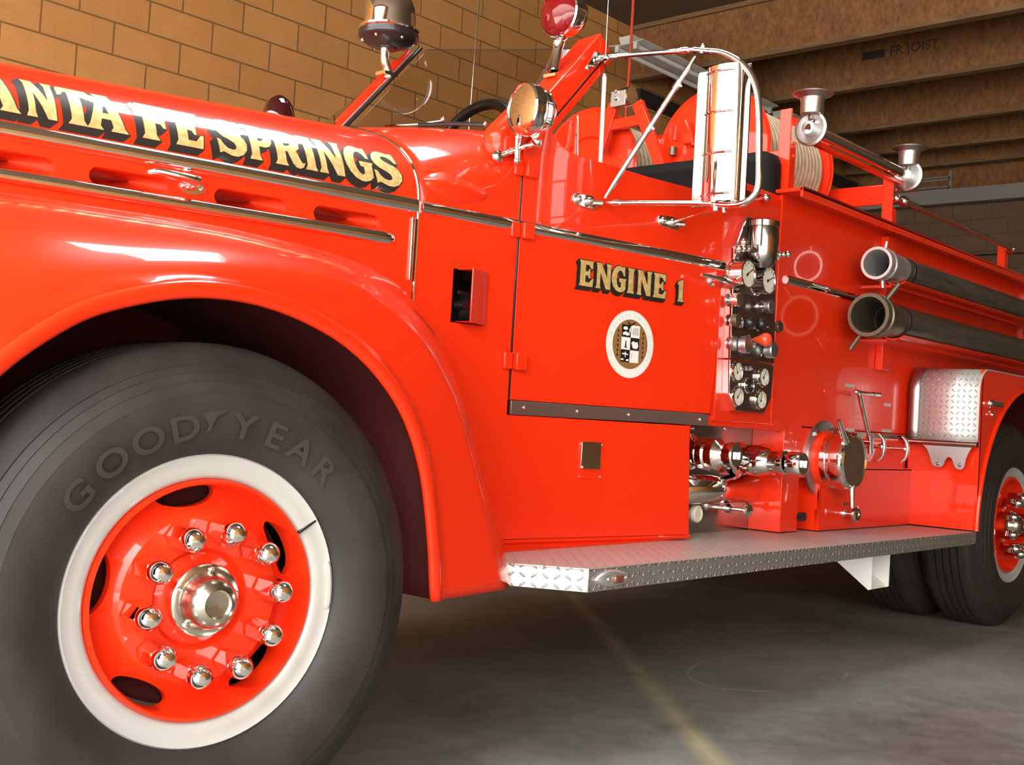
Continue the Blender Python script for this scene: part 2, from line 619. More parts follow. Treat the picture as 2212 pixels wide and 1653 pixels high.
def glyph(ch, off):
    """filled flat mesh of a letter, grown by off: (vertices, faces), height 1"""
    key = (ch, round(off, 4))
    if key in _gc:
        return _gc[key]
    cu = bpy.data.curves.new('glyph', 'CURVE')
    cu.dimensions = '2D'
    cu.fill_mode = 'BOTH'
    cu.offset = off
    for c in GLY[ch][1]:
        s = cu.splines.new('POLY')
        s.points.add(len(c) - 1)
        for p, (x, y) in zip(s.points, c):
            p.co = (x, y, 0, 1)
        s.use_cyclic_u = True
    _gc[key] = curve_flat(cu)
    return _gc[key]


def curve_flat(cu):
    o = bpy.data.objects.new('glyph', cu)
    COL.objects.link(o)
    dg = bpy.context.evaluated_depsgraph_get()
    me = bpy.data.meshes.new_from_object(o.evaluated_get(dg))
    bm = bmesh.new()
    bm.from_mesh(me)
    bmesh.ops.remove_doubles(bm, verts=bm.verts, dist=1e-5)
    bmesh.ops.triangulate(bm, faces=bm.faces)
    for k in range(1, 8):
        bmesh.ops.bisect_plane(bm, geom=bm.verts[:] + bm.edges[:] + bm.faces[:], plane_co=(0, k / 8, 0), plane_no=(0, 1, 0))
    bm.verts.index_update()
    r = ([(v.co.x, v.co.y) for v in bm.verts], [[v.index for v in f.verts] for f in bm.faces])
    bm.free()
    bpy.data.objects.remove(o)
    bpy.data.meshes.remove(me)
    bpy.data.curves.remove(cu)
    return r


def fontflat(txt, bold=0):
    cu = bpy.data.curves.new('word', 'FONT')
    cu.offset = bold
    cu.body = txt
    cu.size = 1.38
    cu.resolution_u = 4
    r = curve_flat(cu)
    return r


def paint_letters(mb, letters, fn, h, shadow=.16, outline=.03, e=.0006, sx=-1):
    """letters: (char, u0, u1, v0); fn(u, v, off) gives the surface point. gold faces in slot 0, black block shade in slot 1"""
    for ch, u0, u1, v0 in letters:
        w = GLY[ch][0]
        for k in range(7):
            t = k / 6 * shadow
            vs, fs = glyph(ch, outline)
            mb.add([fn(u0 + x / w * (u1 - u0) + sx * t * h, v0 + (y - t) * h, e * (1 + .12 * k)) for x, y in vs], fs, 1)
        vs, fs = glyph(ch, 0)
        mb.add([fn(u0 + x / w * (u1 - u0), v0 + y * h, e * 2.6) for x, y in vs], fs, 0)


# ================================================================ the garage
def slab(name, a, b, m):
    return structure(MB().span(a, b).build(name, m))


WALLY = 6.2
REARX = 13.1
CEIL = 4.5
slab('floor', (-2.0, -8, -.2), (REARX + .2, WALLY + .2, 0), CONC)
slab('ground', (-30, -25, -.25), (-2.0, 25, -.02), APRON)
slab('wall_left', (-2.0, WALLY, 0), (REARX + .2, WALLY + .2, CEIL), BLOCK)
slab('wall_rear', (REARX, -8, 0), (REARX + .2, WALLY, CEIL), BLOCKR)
slab('wall_right', (-2.0, -8.2, 0), (REARX + .2, -8, CEIL), BLOCK)
# ceiling deck with a square skylight over the front of the truck
KX0, KX1, KY0, KY1 = 2.1, 3.35, 1.75, 3.1
structure(MB().prism([(-2.0, -8.2, CEIL), (REARX + .2, -8.2, CEIL), (REARX + .2, WALLY + .2, CEIL), (-2.0, WALLY + .2, CEIL)], (0, 0, .12),
                     holes=[[(KX0, KY0, CEIL), (KX0, KY1, CEIL), (KX1, KY1, CEIL), (KX1, KY0, CEIL)]]).build('ceiling', DECK))
mb = MB()
mb.span((KX0, KY0, CEIL - .02), (KX1, KY0 + .03, CEIL + .14)).span((KX0, KY1 - .03, CEIL - .02), (KX1, KY1, CEIL + .14))
mb.span((KX0, KY0, CEIL - .02), (KX0 + .03, KY1, CEIL + .14)).span((KX1 - .03, KY0, CEIL - .02), (KX1, KY1, CEIL + .14))
mb.span((KX0, (KY0 + KY1) / 2 - .02, CEIL + .08), (KX1, (KY0 + KY1) / 2 + .02, CEIL + .12))
structure(mb.build('window_1', WHITE))
slab('wall_front', (-2.2, -8.2, 4.25), (-2.0, WALLY + .2, CEIL + .15), BLOCK)

# wooden I-joists spanning the bay, web of strand board between two chords
jl = {1: 'brown timber joist nearest the front, crossing just above the side mirror',
      2: 'brown timber joist with black stamped writing on its web',
      3: 'brown timber joist seen behind the front nozzle holder of the truck',
      4: 'brown timber joist, last but one before the rear wall',
      5: 'brown timber joist just before the rear wall of the garage'}
for i, x in enumerate((7.12, 8.38, 9.60, 10.95, 11.95, 12.75)):
    if i == 0:
        continue
    j = thing(empty('ceiling_joist', (x, 2, 4.0)), jl[i], 'joist', 'timber joists under the garage ceiling')
    MB().span((x - .012, -7.9, 4.03), (x + .012, 6.18, 4.48)).build('joist_web', WOOD, j)
    MB().span((x - .045, -7.9, 4.0), (x + .045, 6.18, 4.04)).build('joist_chord', WOODCH, j)
    MB().span((x - .045, -7.9, 4.46), (x + .045, 6.18, 4.499)).build('joist_chord', WOODCH, j)
    if i == 2:
        mb = MB()
        vs, fs = fontflat('FR JOIST')
        p0 = onX(1921, 113, x - .014)
        for ch_y, w in ((p0.y, 1),):
            mb.add([(x - .0135, p0.y - a * .085, p0.z - .03 + b * .085) for a, b in vs], fs, 0, False)
        q = onX(1862, 124, x - .014)
        mb.span((x - .0137, q.y, q.z - .03), (x - .0125, q.y - .21, q.z + .04))
        mb.build('stamp', STAMP, j)

# the wall beam and ledger over the far end
o = MB().span((12.86, -7.9, 3.60), (12.98, 6.18, 3.76)).build('trim_1', BEAMG)
structure(o)
o = MB().span((13.025, -7.9, 3.78), (13.099, 6.18, 4.10)).build('trim_2', WOOD)
structure(o)
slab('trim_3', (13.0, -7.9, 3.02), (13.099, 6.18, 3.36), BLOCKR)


# long strip lights under the joists, both switched off
def strip_light(x0, x1, lab):
    y, z = 5.5, 4.0
    r = thing(empty('strip_light', ((x0 + x1) / 2, y, z - .07)), lab, 'ceiling light', 'strip lights under the ceiling')
    MB().prism([(x0, y - .07, z), (x0, y + .07, z), (x0, y + .05, z - .06), (x0, y - .05, z - .06)], (x1 - x0, 0, 0)).build('housing', FIXT, r)
    mb = MB()
    prof = [(-.17, -.05), (-.05, -.062), (.05, -.062), (.17, -.05), (.17, -.056), (.05, -.068), (-.05, -.068), (-.17, -.056)]
    mb.prism([(x0, y + a, z + b) for a, b in prof], (x1 - x0, 0, 0))
    mb.build('reflector', FIXT, r)
    for s in (-.09, .09):
        MB().cyl((x0 + .04, y + s, z - .09), (x1 - .04, y + s, z - .09), .019, 14).build('tube', TUBE, r)
    mb = MB()
    for x in (x0 + .02, x1 - .02):
        for s in (-.09, .09):
            mb.box((x, y + s, z - .085), (.03, .035, .06))
    mb.build('lamp_holder', FIXT, r)


strip_light(7.35, 9.55, 'grey strip light under the ceiling, seen above the side mirror')
strip_light(9.86, 12.1, 'grey strip light under the ceiling, partly hidden by the front nozzle holder')


p = onY(1362, 110, 4.6)
q = onY(1346, 330, 4.6)
thing(MB().tube(spline([(p.x, 4.6, 4.49), p, (p + q) / 2, (q.x, 4.6, q.z)], 4), .010, 8).build('hanging_cord', CORDRED),
      'thin red cord hanging from the ceiling behind the red hose reel frame', 'cord')
# dark conduit along the block wall
a, b = onY(1378, 208, 6.16), onY(1445, 250, 6.16)
thing(MB().span((a.x - .06, 6.09, a.z - .05), (12.9, 6.199, a.z + .05)).build('wall_conduit', UNDER),
      'dark horizontal conduit fixed along the tan block wall', 'conduit')
for i, (x0, y0, x1, y1) in enumerate(((1988, 390, 2052, 382), (1986, 411, 2052, 402))):
    A, B = onX(x0, y0, 13.0), onX(x1, y1, 13.0)
    mb = MB()
    mb.box((13.015, (A.y + B.y) / 2, A.z), (.02, abs(A.y - B.y), .045))
    mb.box((13.015, B.y, A.z + .03), (.02, .03, .11))
    mb.box((12.985, (A.y + B.y) / 2, A.z), (.08, abs(A.y - B.y), .012))
    thing(mb.build('shelf_bracket', BEAMG), ('pale bracket on the timber ledger of the rear wall, upper of the pair', 'pale bracket on the timber ledger of the rear wall, lower of the pair')[i],
          'bracket', 'pale brackets on the rear wall ledger')

# ================================================================ the fire engine
T = thing(empty('fire_engine', (3.5, YC, 0)), 'old red fire engine with gold lettering and chrome fittings parked in the garage', 'fire engine')

# ---- bonnet: curved top and flat slotted side
HB0, HB1, HN = .18, .30, 2.4


def hood_ab(x):
    t = (x - .3) / 1.976
    return YC - S(x), HB0 + (HB1 - HB0) * t


def hood_pt(x, th):
    a, b = hood_ab(x)
    c, s = max(cos(th), 0), max(sin(th), 0)
    return Vector((x, YC - a * c ** (2 / HN), 1.48 + b * s ** (2 / HN)))


_tab = {}


def hood_surf(x, arc, off):
    """point on the bonnet an arc length above (or below) the moulding line"""
    if arc <= 0:
        return SP(x, 1.48 + arc, off)
    k = round(x * 50)
    if k not in _tab:
        L, prev = [(0, 0)], hood_pt(x, 0)
        for i in range(1, 161):
            th = (pi / 2) * (i / 160) ** 1.6
            q = hood_pt(k / 50, th)
            if i == 1:
                prev = hood_pt(k / 50, 0)
            L.append((L[-1][0] + (q - prev).length, th))
            prev = q
        _tab[k] = L
    L = _tab[k]
    for i in range(1, len(L)):
        if L[i][0] >= arc:
            f = (arc - L[i - 1][0]) / (L[i][0] - L[i - 1][0])
            th = L[i - 1][1] + f * (L[i][1] - L[i - 1][1])
            break
    else:
        th = pi / 2
    P = hood_pt(x, th)
    d1 = hood_pt(x, min(th + .01, pi / 2)) - hood_pt(x, max(th - .01, 0))
    d2 = hood_pt(x + .01, th) - hood_pt(x - .01, th)
    n = d1.cross(d2).normalized()
    if n.y > 0 or (abs(n.y) < 1e-3 and n.z < 0):
        n = -n
    return P + n * off


mb = MB()
rows = []
xs = [-.1 + 2.372 * i / 40 for i in range(41)]
ths = [(pi / 2) * (i / 28) ** 1.5 for i in range(29)]
for x in xs:
    half = [hood_pt(x, t) for t in ths]
    rows.append([SP(x, 1.474)] + half + [Vector((p.x, 2 * YC - p.y, p.z)) for p in half[-2::-1]])
mb.grid(rows)
hood = mb.build('hood', RED, T, 50)
slots = []
for (a, b) in (((50, 342), (118, 362)), ((192, 372), (364, 398)), ((463, 413), (619, 440)), ((678, 448), (822, 474))):
    A, B = onS(*a), onS(*b)
    slots.append((A.x, B.x, (A.z + B.z) / 2))
s1 = slots[1]
slots[0] = (slots[0][1] - .2, slots[0][1], slots[1][2])
slots.insert(0, (slots[0][0] - .33, slots[0][0] - .13, slots[0][2]))
slots.insert(0, (slots[0][0] - .33, slots[0][0] - .13, slots[0][2]))


def side_plate(name, m, outer, holes=(), off=0, th=.012, parent=None, bevel=.002, **kw):
    """flat plate lying on the truck's side, outline given as (x, z)"""
    x0 = sum(p[0] for p in outer) / len(outer)
    mb = MB()
    mb.prism([SP(x, z, off) for x, z in outer], sideN(x0) * -th, holes=[[SP(x, z, off) for x, z in h] for h in holes])
    return mb.build(name, m, parent, 30, bevel, **kw)


zs = 1.415
side_plate('side_panel', RED, [(-.1, 1.2), (2.27, 1.2), (2.27, 1.474), (-.1, 1.474)],
           [slot2d(a, b, zs, .022) for a, b, z in slots], 0, .004, hood)
for a, b, z in slots:
    mb = MB()
    o = slot2d(a - .003, b + .003, zs, .025)
    i = slot2d(a + .004, b - .004, zs, .018)
    n = len(o)
    mb.grid([[SP(x, zz, -.002) for x, zz in o], [SP(x, zz, -.007) for x, zz in i]], wrap=True)
    mb.prism([SP(x, zz, -.007) for x, zz in i], sideN(a) * -.002)
    mb.build('louver', RED, hood, 60)


def molding(name, x0, x1, z, r, parent, point=False, flat=.7):
    n = max(2, int((x1 - x0) / .1))
    xsl = [x0 + (x1 - x0) * i / n for i in range(n + 1)]
    rr = [r] * len(xsl)
    if point:
        xsl += [x1 + r * .8, x1 + r * 1.5, x1 + r * 1.9]
        rr += [r * .9, r * .6, r * .15]
    mb = MB()
    rows = []
    for x, q in zip(xsl, rr):
        N = sideN(min(x, 2.27) if x < 2.3 else x)
        rows.append([SP(x, z + q * cos(a)) + N * (q * flat * sin(a)) for a in [pi * k / 12 for k in range(13)]])
    mb.grid(rows)
    mb.add(rows[0], [tuple(range(13))])
    mb.add(rows[-1], [tuple(range(13))])
    return mb.build(name, CHROME, parent, 60)


molding('molding', -.1, 2.268, 1.483, .021, hood)
molding('molding', -.1, 2.17, 1.378, .019, hood, True)

# gold lettering along the bonnet
LET = [('S', -77, -8, 214), ('A', -2, 56, 228), ('N', 60, 130, 247), ('T', 135, 208, 261), ('A', 190, 282, 271), ('F', 310, 378, 290), ('E', 383, 446, 303), ('S', 474, 539, 326),
       ('P', 543, 597, 334), ('R', 598, 664, 346), ('I', 663, 690, 357), ('N', 693, 751, 367), ('G', 753, 813, 379), ('S', 814, 874, 391)]
mb = MB()
lets = [(c, onS(a, y).x, onS(b, y).x, .048) for c, a, b, y in LET]
lets[0] = ('S', lets[2][1] - .21, lets[2][1] - .12, .048)
lets[1] = ('A', lets[2][1] - .118, lets[2][1] - .012, .048)
paint_letters(mb, lets, lambda u, v, e: hood_surf(u, v, e), .112)
mb.build('lettering', [GOLD, LETBLACK], hood, 80, label='gold leaf lettering with black block shade')

# bonnet catch
q = [onS(322, 372, .012), onS(345, 371, .03), onS(378, 378, .042), (onS(405, 385, .045)), onS(428, 392, .040)]
hl = MB().tube(spline(q, 6), [.006 + .008 * (i / 24) for i in range(25)], 12).build('hood_catch', CHROME, hood)
c = onS(414, 404, 0)
mb = MB()
mb.prism([SP(c.x + .034 * cos(t), c.z - .002 + .017 * sin(t), .004) for t in [2 * pi * k / 20 for k in range(20)]], sideN(c.x) * -.004)
mb.tube([onS(424, 392, .034), onS(414, 400, .004)], [.013, .016], 12)
for s in (-1, 1):
    mb.ball(SP(c.x + .024 * s, c.z - .002, .006), .005, 10)
mb.build('catch_base', CHROME, hood)

# dark dome lamp on top of the bonnet
c = onY(602, 243, 3.05) - Vector((0, 0, .025))
top = HB0 + 1.48
mb = MB()
mb.lathe((c.x, c.y, c.z - .01), (0, 0, 1), [(0, 0), (.052, 0), (.054, .012), (.052, .03), (.045, .056), (.032, .076), (.015, .088), (0, .091)], 28)
dl = mb.build('dome_lamp', DARKRED, T)
mb = MB()
mb.lathe((c.x, c.y, c.z - .12), (0, 0, 1), [(0, 0), (.05, 0), (.058, .09), (.060, .115), (.054, .12), (0, .12)], 28)
mb.build('lamp_base', CHROME, dl)

# ---- front wing
P0px = [(928, 1297), (920, 1150), (900, 1000), (850, 870), (750, 755), (600, 675), (430, 645)]
lip = [onY(*p, 1.92) for p in P0px]
lip[0].z = .452
for a in (112, 124, 137, 150, 163, 176):
    lip.append(Vector((1.30 + .585 * cos(radians(a)), 1.93, .50 + .585 * sin(radians(a)))))
lip.append(Vector((.71, 1.95, .42)))
seam = [SP(2.40, .452), SP(2.42, .62), SP(2.44, .86), SP(2.385, 1.075), SP(2.262, 1.232), SP(1.99, 1.312), SP(1.60, 1.318),
        SP(1.27, 1.315), SP(1.02, 1.31), SP(.78, 1.27), SP(.60, 1.17), SP(.48, 1.0), SP(.42, .75), SP(.40, .45)]
assert len(lip) == len(seam)
C0 = Vector((1.30, 1.92, .50))
P1c, P2c, RAc = [], [], []
for i, (p0, p3) in enumerate(zip(lip, seam)):
    rad = Vector((p0.x - C0.x, 0, p0.z - C0.z)).normalized()
    if i < 4:                              # towards the tail the face turns to point straight back
        rad = Vector((1, 0, 0)).lerp(rad, (0, .25, .55, .85)[i]).normalized()
    d = p3 - p0
    out = max(d.x * rad.x + d.z * rad.z, .10)
    RAc.append(rad)
    P1c.append(p0 + rad * out * .80 + Vector((0, .012, 0)))
    P2c.append(p3 + Vector((0, -1, 0)) * (d.y * .70))
SEC = []                                  # each station's section from the lip to the body, 31 points
NS = 30
tail = {0: ((1103, 1274), .90, 2.04, 0), 1: ((1068, 1120), .90, 2.05, 0), 2: ((1034, 985), .89, 2.06, 0), 3: ((993, 838), .86, 2.09, 0),
        4: ((922, 690), .78, 2.14, 0), 5: ((806, 583), .64, 2.24, .10), 6: ((600, 524), .5, 2.32, .6)}
for i in range(len(lip)):
    p0, p1, p2, p3 = lip[i], P1c[i], P2c[i], seam[i]
    sec = [p0 * (1 - t) ** 3 + p1 * 3 * t * (1 - t) ** 2 + p2 * 3 * t * t * (1 - t) + p3 * t ** 3 for t in [k / NS for k in range(NS + 1)]]
    if i in tail:
        q, fa, yb_, w = tail[i]
        l = P0px[i]

        def at(f, y):
            p = onY(l[0] + (q[0] - l[0]) * f, l[1] + (q[1] - l[1]) * f, y)
            if i == 0:
                p.z = .452
            return p
        A, Cc, B, E = at(fa, 1.925 + .035 * fa), at(1.0, 1.975 + (yb_ - 2.04) * .35), at(.998, yb_), onS(*q)
        if i == 0:
            E.z = .452
        t2 = []
        for k in range(NS + 1):
            t = k / NS
            if t <= .5:
                t2.append(p0.lerp(A, t / .5))
            elif t <= .88:
                u = (t - .5) / .38
                t2.append(A * (1 - u) ** 2 + Cc * 2 * u * (1 - u) + B * u * u)
            else:
                t2.append(B.lerp(E, (t - .88) / .12))
        sec = [a.lerp(b, w) for a, b in zip(t2, sec)]
    SEC.append(sec)
cols = [spline([SEC[i][k] for i in range(len(lip))], 6) for k in range(NS + 1)]
lipS, RAs = cols[0], spline(RAc, 6)
N = len(lipS)
rows = []
inn = Vector((0, -1, 0))
for i in range(N):
    p0, rad = lipS[i], RAs[i].normalized()
    row = []
    for k in range(9):                    # rolled bead on the lip
        a = pi * 1.1 - k / 8 * pi * 1.25
        row.append(p0 + rad * (.018 + .018 * cos(a)) + inn * (.012 * sin(a) + .002))
    for k in range(1, NS + 1):
        p = cols[k][i]
        row.append(p if (p - p0).length > .045 else p0 + rad * (.036 + .0003 * k) + inn * .001)
    rows.append(row)
mb = MB().grid(rows)
fender = mb.build('front_fender', RED, T, 55, 0, .004)
# splash liner behind the wing
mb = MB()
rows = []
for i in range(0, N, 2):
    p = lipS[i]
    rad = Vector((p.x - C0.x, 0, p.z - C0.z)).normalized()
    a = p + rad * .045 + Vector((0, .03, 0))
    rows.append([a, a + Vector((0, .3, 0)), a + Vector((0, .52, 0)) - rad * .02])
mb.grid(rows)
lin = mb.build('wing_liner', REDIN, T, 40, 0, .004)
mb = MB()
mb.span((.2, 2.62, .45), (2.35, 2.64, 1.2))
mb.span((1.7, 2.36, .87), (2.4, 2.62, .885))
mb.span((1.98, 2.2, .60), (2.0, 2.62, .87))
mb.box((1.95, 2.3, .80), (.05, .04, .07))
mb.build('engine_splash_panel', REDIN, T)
mb = MB()
for (px, py) in ((738, 830), (855, 912), (893, 1032), (765, 935)):
    c = onY(px, py, 2.15)
    mb.ball(c, .011, 10)
mb.build('liner_bolts', DULL, lin)

# ---- cowl between bonnet and door
rows = []
for i in range(13):
    t = i / 12
    x = 2.280 + (2.70 - 2.280) * t
    a, b = YC - S(x), .30 + .055 * t
    n = 2.4 + 2.4 * t
    half = [Vector((x, YC - a * max(cos(k), 0) ** (2 / n), 1.48 + b * max(sin(k), 0) ** (2 / n))) for k in ths]
    rows.append([SP(x, 1.474)] + half + [Vector((p.x, 2 * YC - p.y, p.z)) for p in half[-2::-1]])
cowl = MB().grid(rows).build('cowl', RED, T, 50, 0, .003)
SEAMX = 2.645
hole = [(2.412, 1.163), (2.537, 1.163), (2.537, 1.322), (2.412, 1.322)]
side_plate('side_panel', RED, [(2.280, .5), (SEAMX - .003, .5), (SEAMX - .003, 1.70), (2.56, 1.60), (2.280, 1.478)], [hole], 0, .004, cowl, .0015)
# rim of the bonnet opening and the thin chrome uprights beside it
mb = MB().tube([SP(2.276, z) for z in (1.21, 1.35, 1.478)] + [hood_pt(2.2755, t) for t in ths[1:]], .0045, 8)
mb.build('seam_bead', CHROME, cowl)
a, b = onS(893, 470), onS(881, 606)
mb = MB().box(SP((a.x + b.x) / 2, (a.z + b.z) / 2, .004), (.010, .010, a.z - b.z), sideT(2.2), sideN(2.2))
mb.build('chrome_strip', CHROME, hood, 30, .002)
# fresh-air scoop flap standing open
H = SP(2.537, 1.243)
tv, nv = sideT(2.5), sideN(2.5)
dr = (-tv * cos(radians(30)) + nv * sin(radians(30)))
nn = dr.cross(Vector((0, 0, 1))).normalized()
mb = MB().box(H + dr * .06 + nv * .004, (.120, .005, .160), dr, nn)
for s in (-1, 1):
    mb.prism([H + Vector((0, 0, s * .078)), H + dr * .112 + Vector((0, 0, s * .078)), H - tv * .112 + Vector((0, 0, s * .078))][::1], Vector((0, 0, .002 * -s)))
flap = mb.build('vent_flap', RED, cowl, 30, .001)
mb = MB().span((2.38, 2.52, 1.12), (2.58, 2.54, 1.36))
mb.build('vent_recess', BLACK, cowl)
mb = MB()
c = onY(988, 660, 2.50)
mb.cyl((c.x, 2.46, c.z), (c.x, 2.5, c.z), .016, 16)
c = onY(1000, 637, 2.50)
mb.tube([(c.x - .05, 2.47, c.z + .002), (c.x + .08, 2.47, c.z - .001)], .006, 8)
mb.build('vent_linkage', DULL, cowl)
# teardrop swelling over the cowl side
mb = MB()
c = SP(2.40, 1.585)
for i in range(1):
    rows = []
    for k in range(17):
        t = k / 16
        r = .052 * sqrt(max(1 - (2 * max(t - .35, 0) / 1.3) ** 2, 0)) * min(1, (t / .35) ** .5 if t < .35 else 1)
        x = 2.29 + .24 * t
        rows.append([SP(x, 1.565 + r * sin(a)) + sideN(x) * (r * .40 * cos(a) - .004) + Vector((0, .035, 0)) * max(sin(a), 0) for a in [-pi / 2 + pi * j / 14 for j in range(15)]])
    mb.grid(rows)
mb.build('air_intake_bulge', RED, cowl, 80)

# ---- door
DOORB = .948
dtop = [onS(*p) for p in ((1133, 322), (1150, 296), (1176, 272), (1190, 284), (1200, 303), (1212, 318), (1226, 328), (1243, 336), (1270, 344), (1300, 352), (1400, 383), (1500, 409), (1556, 420))]
do = [(SEAMX + .003, DOORB), (3.555, DOORB), (3.575, 1.10), (3.585, 1.735)] + [(p.x, p.z) for p in dtop[::-1]]
door = side_plate('cab_door', RED, do, (), .004, .03, T, .003)
mb = MB()
mb.tube([SP(SEAMX, z, .001) for z in (.95, 1.2, 1.5, 1.66)], .0028, 6)
mb.build('door_seal', BLACK, door)
for i, (px, py, h) in enumerate(((1141, 368, .050), (1133, 501, .048), (1114, 781, .052))):
    c = onS(px, py, 0)
    x0 = SEAMX
    mb = MB()
    t, n = sideT(x0), sideN(x0)
    cc = SP(x0, c.z)
    mb.box(cc - t * .020 + n * .008, (.034, .014, h), t, n)
    mb.box(cc + t * .024 + n * .014, (.044, .026, h * 1.02), t, n)
    mb.build('hinge', RED, door, 30, .004)
molding('molding', 2.285, SEAMX - .004, 1.484, .0185, cowl)
molding('molding', SEAMX + .004, 3.60, 1.484, .0185, door)
# handle
c = onS(1535, 606, 0)
mb = MB()
n = sideN(c.x)
mb.lathe(SP(c.x, c.z), n, [(0, 0), (.022, 0), (.022, .004), (.012, .012), (.010, .045), (.014, .05), (0, .054)], 20)
mb.tube(spline([SP(c.x + .055, c.z - .002, .048), SP(c.x + .01, c.z, .052), SP(c.x - .05, c.z + .003, .052), SP(c.x - .10, c.z + .005, .046)], 5),
        [.011 - .0001 * abs(i - 5) * 5 for i in range(16)], 12)
mb.build('door_handle', CHROME, door)
# ENGINE 1
EL = [('E', 1247, 1279, 616), ('N', 1283, 1317, 625), ('G', 1317, 1349, 631), ('I', 1351, 1367, 634), ('N', 1372, 1404, 638), ('E', 1407, 1436, 645)]
mb = MB()
zb = sum(onS((a + b) / 2, y).z for _, a, b, y in EL) / len(EL)
lets = [(c, onS(a, y).x, onS(b, y).x, zb) for c, a, b, y in EL]
paint_letters(mb, lets, lambda u, v, e: SP(u, v, .004 + e), .083, .15, .035)
a, b = onS(1460, 652).x, onS(1474, 652).x
paint_letters(mb, [('1', a, b, onS(1467, 652).z)], lambda u, v, e: SP(u, v, .004 + e), .076, .15, .035)
mb.build('lettering', [GOLD, LETBLACK], door, 80, label='gold leaf ENGINE 1 with black block shade')

# round city seal on the door
sc = onS(1359, 744)
sx, sr = sc.x, .113
cz = sc.z


def seal_pt(u, v, e):
    return SP(sx + u * .975, cz + v, .0042 + e)


def disc(mb, r0, r1, e, mi, n=56):
    A = [seal_pt(r1 * cos(2 * pi * k / n), r1 * sin(2 * pi * k / n), e) for k in range(n)]
    if r0 <= 0:
        mb.add(A, [tuple(range(n))], mi)
    else:
        B = [seal_pt(r0 * cos(2 * pi * k / n), r0 * sin(2 * pi * k / n), e) for k in range(n)]
        mb.grid([A, B], mi, True)


mb = MB()
disc(mb, 0, sr, .0004, 0)
disc(mb, sr * .955, sr * .97, .0008, 2)
disc(mb, 0, sr * .735, .0010, 1)


def arc_text(mb, txt, r, a0, a1, h, e, mi):
    n = len(txt)
    for i, ch in enumerate(txt):
        if ch == ' ':
            continue
        a = a0 + (a1 - a0) * i / (n - 1)
        vs, fs = fontflat(ch)
        mb.add([seal_pt(*((r + y * h) * Vector((cos(a), sin(a))) + (x - .33) * h * Vector((sin(a), -cos(a)))), e) for x, y in vs], fs, mi)


arc_text(mb, 'CITY OF SANTA FE SPRINGS', sr * .80, radians(205), radians(38), .013, .0012, 2)
arc_text(mb, 'CALIFORNIA', sr * .80, radians(26), radians(-28), .013, .0012, 2)


def quad(u0, v0, u1, v1, e, mi):
    mb.add([seal_pt(u0, v0, e), seal_pt(u1, v0, e), seal_pt(u1, v1, e), seal_pt(u0, v1, e)], [(0, 1, 2, 3)], mi)


def poly(pts, e, mi):
    mb.add([seal_pt(u, v, e) for u, v in pts], [tuple(range(len(pts)))], mi)


qs = .041
# black and white chequer, two columns by three rows
for r in range(3):
    for c_ in range(2):
        u0, v1 = -.043 + c_ * .043, .064 - r * .042
        quad(u0, v1 - .041, u0 + .042, v1, .0014, 0 if (r + c_) % 2 else 3)
e = .0018
poly([(-.036, .056), (-.020, .058), (-.014, .050), (-.024, .046), (-.036, .048)], e, 0)
poly([(-.039, .036), (-.024, .042), (-.010, .036), (-.005, .030), (-.020, .027), (-.026, .031), (-.036, .028)], e, 0)
poly([(-.008, .050), (-.003, .058), (-.002, .044), (-.008, .032)], e, 0)
poly([(-.026, -.010), (-.018, -.010), (-.020, .008), (-.022, .014), (-.024, .008)], e, 3)
poly([(-.030, -.013), (-.014, -.013), (-.014, -.010), (-.030, -.010)], e, 4)
poly([(.004, .006), (.014, .012), (.022, .008), (.034, .010), (.038, -.006), (.030, -.014), (.012, -.012)], e, 0)
poly([(-.038, -.032), (-.022, -.030), (-.008, -.034), (-.010, -.037), (-.022, -.035), (-.036, -.036)], e, 0)
poly([(-.024, -.026), (-.020, -.026), (-.020, -.044), (-.024, -.044)], e, 0)
poly([(-.042, -.050), (-.028, -.050), (-.030, -.055), (-.042, -.055)], e, 0)
poly([(-.018, -.052), (-.004, -.050), (-.004, -.056), (-.016, -.057)], e, 0)
for k in range(5):
    quad(.008 + k * .006, .032, .010 + k * .006, .056, e, 4)
quad(.007, -.045, .009, -.030, e, 4)
# spread bird above the chequer and dark sprays down both sides
poly([(-.022, .076), (-.008, .072), (0, .066), (.010, .073), (.024, .077), (.012, .068), (.004, .062), (-.004, .062), (-.012, .067)], e, 5)
for s in (-1, 1):
    for k in range(6):
        v = -.045 + k * .016
        poly([(s * .058, v), (s * .064, v + .006), (s * .060, v + .012), (s * .056, v + .006)], e, 5)
mb.build('city_seal', [WHITE, SEALBROWN, SEALPALE, BLACK, DULL, LETBLACK], door, 80, label='round white and brown city seal')

# dark metal kick strip under the door
mb = MB()
t0 = SEAMX
mb.prism([SP(2.65, .902, .008), SP(3.545, .905, .008), SP(3.545, .946, .008), SP(2.65, .946, .008)], sideN(3) * -.01)
ks = mb.build('kick_strip', KICK, T, 30, .002)
mb = MB()
for x in (2.70, 2.92, 3.15, 3.50):
    mb.ball(SP(x, .925, .009), .006, 10)
mb.build('rivets', CHROME, ks)

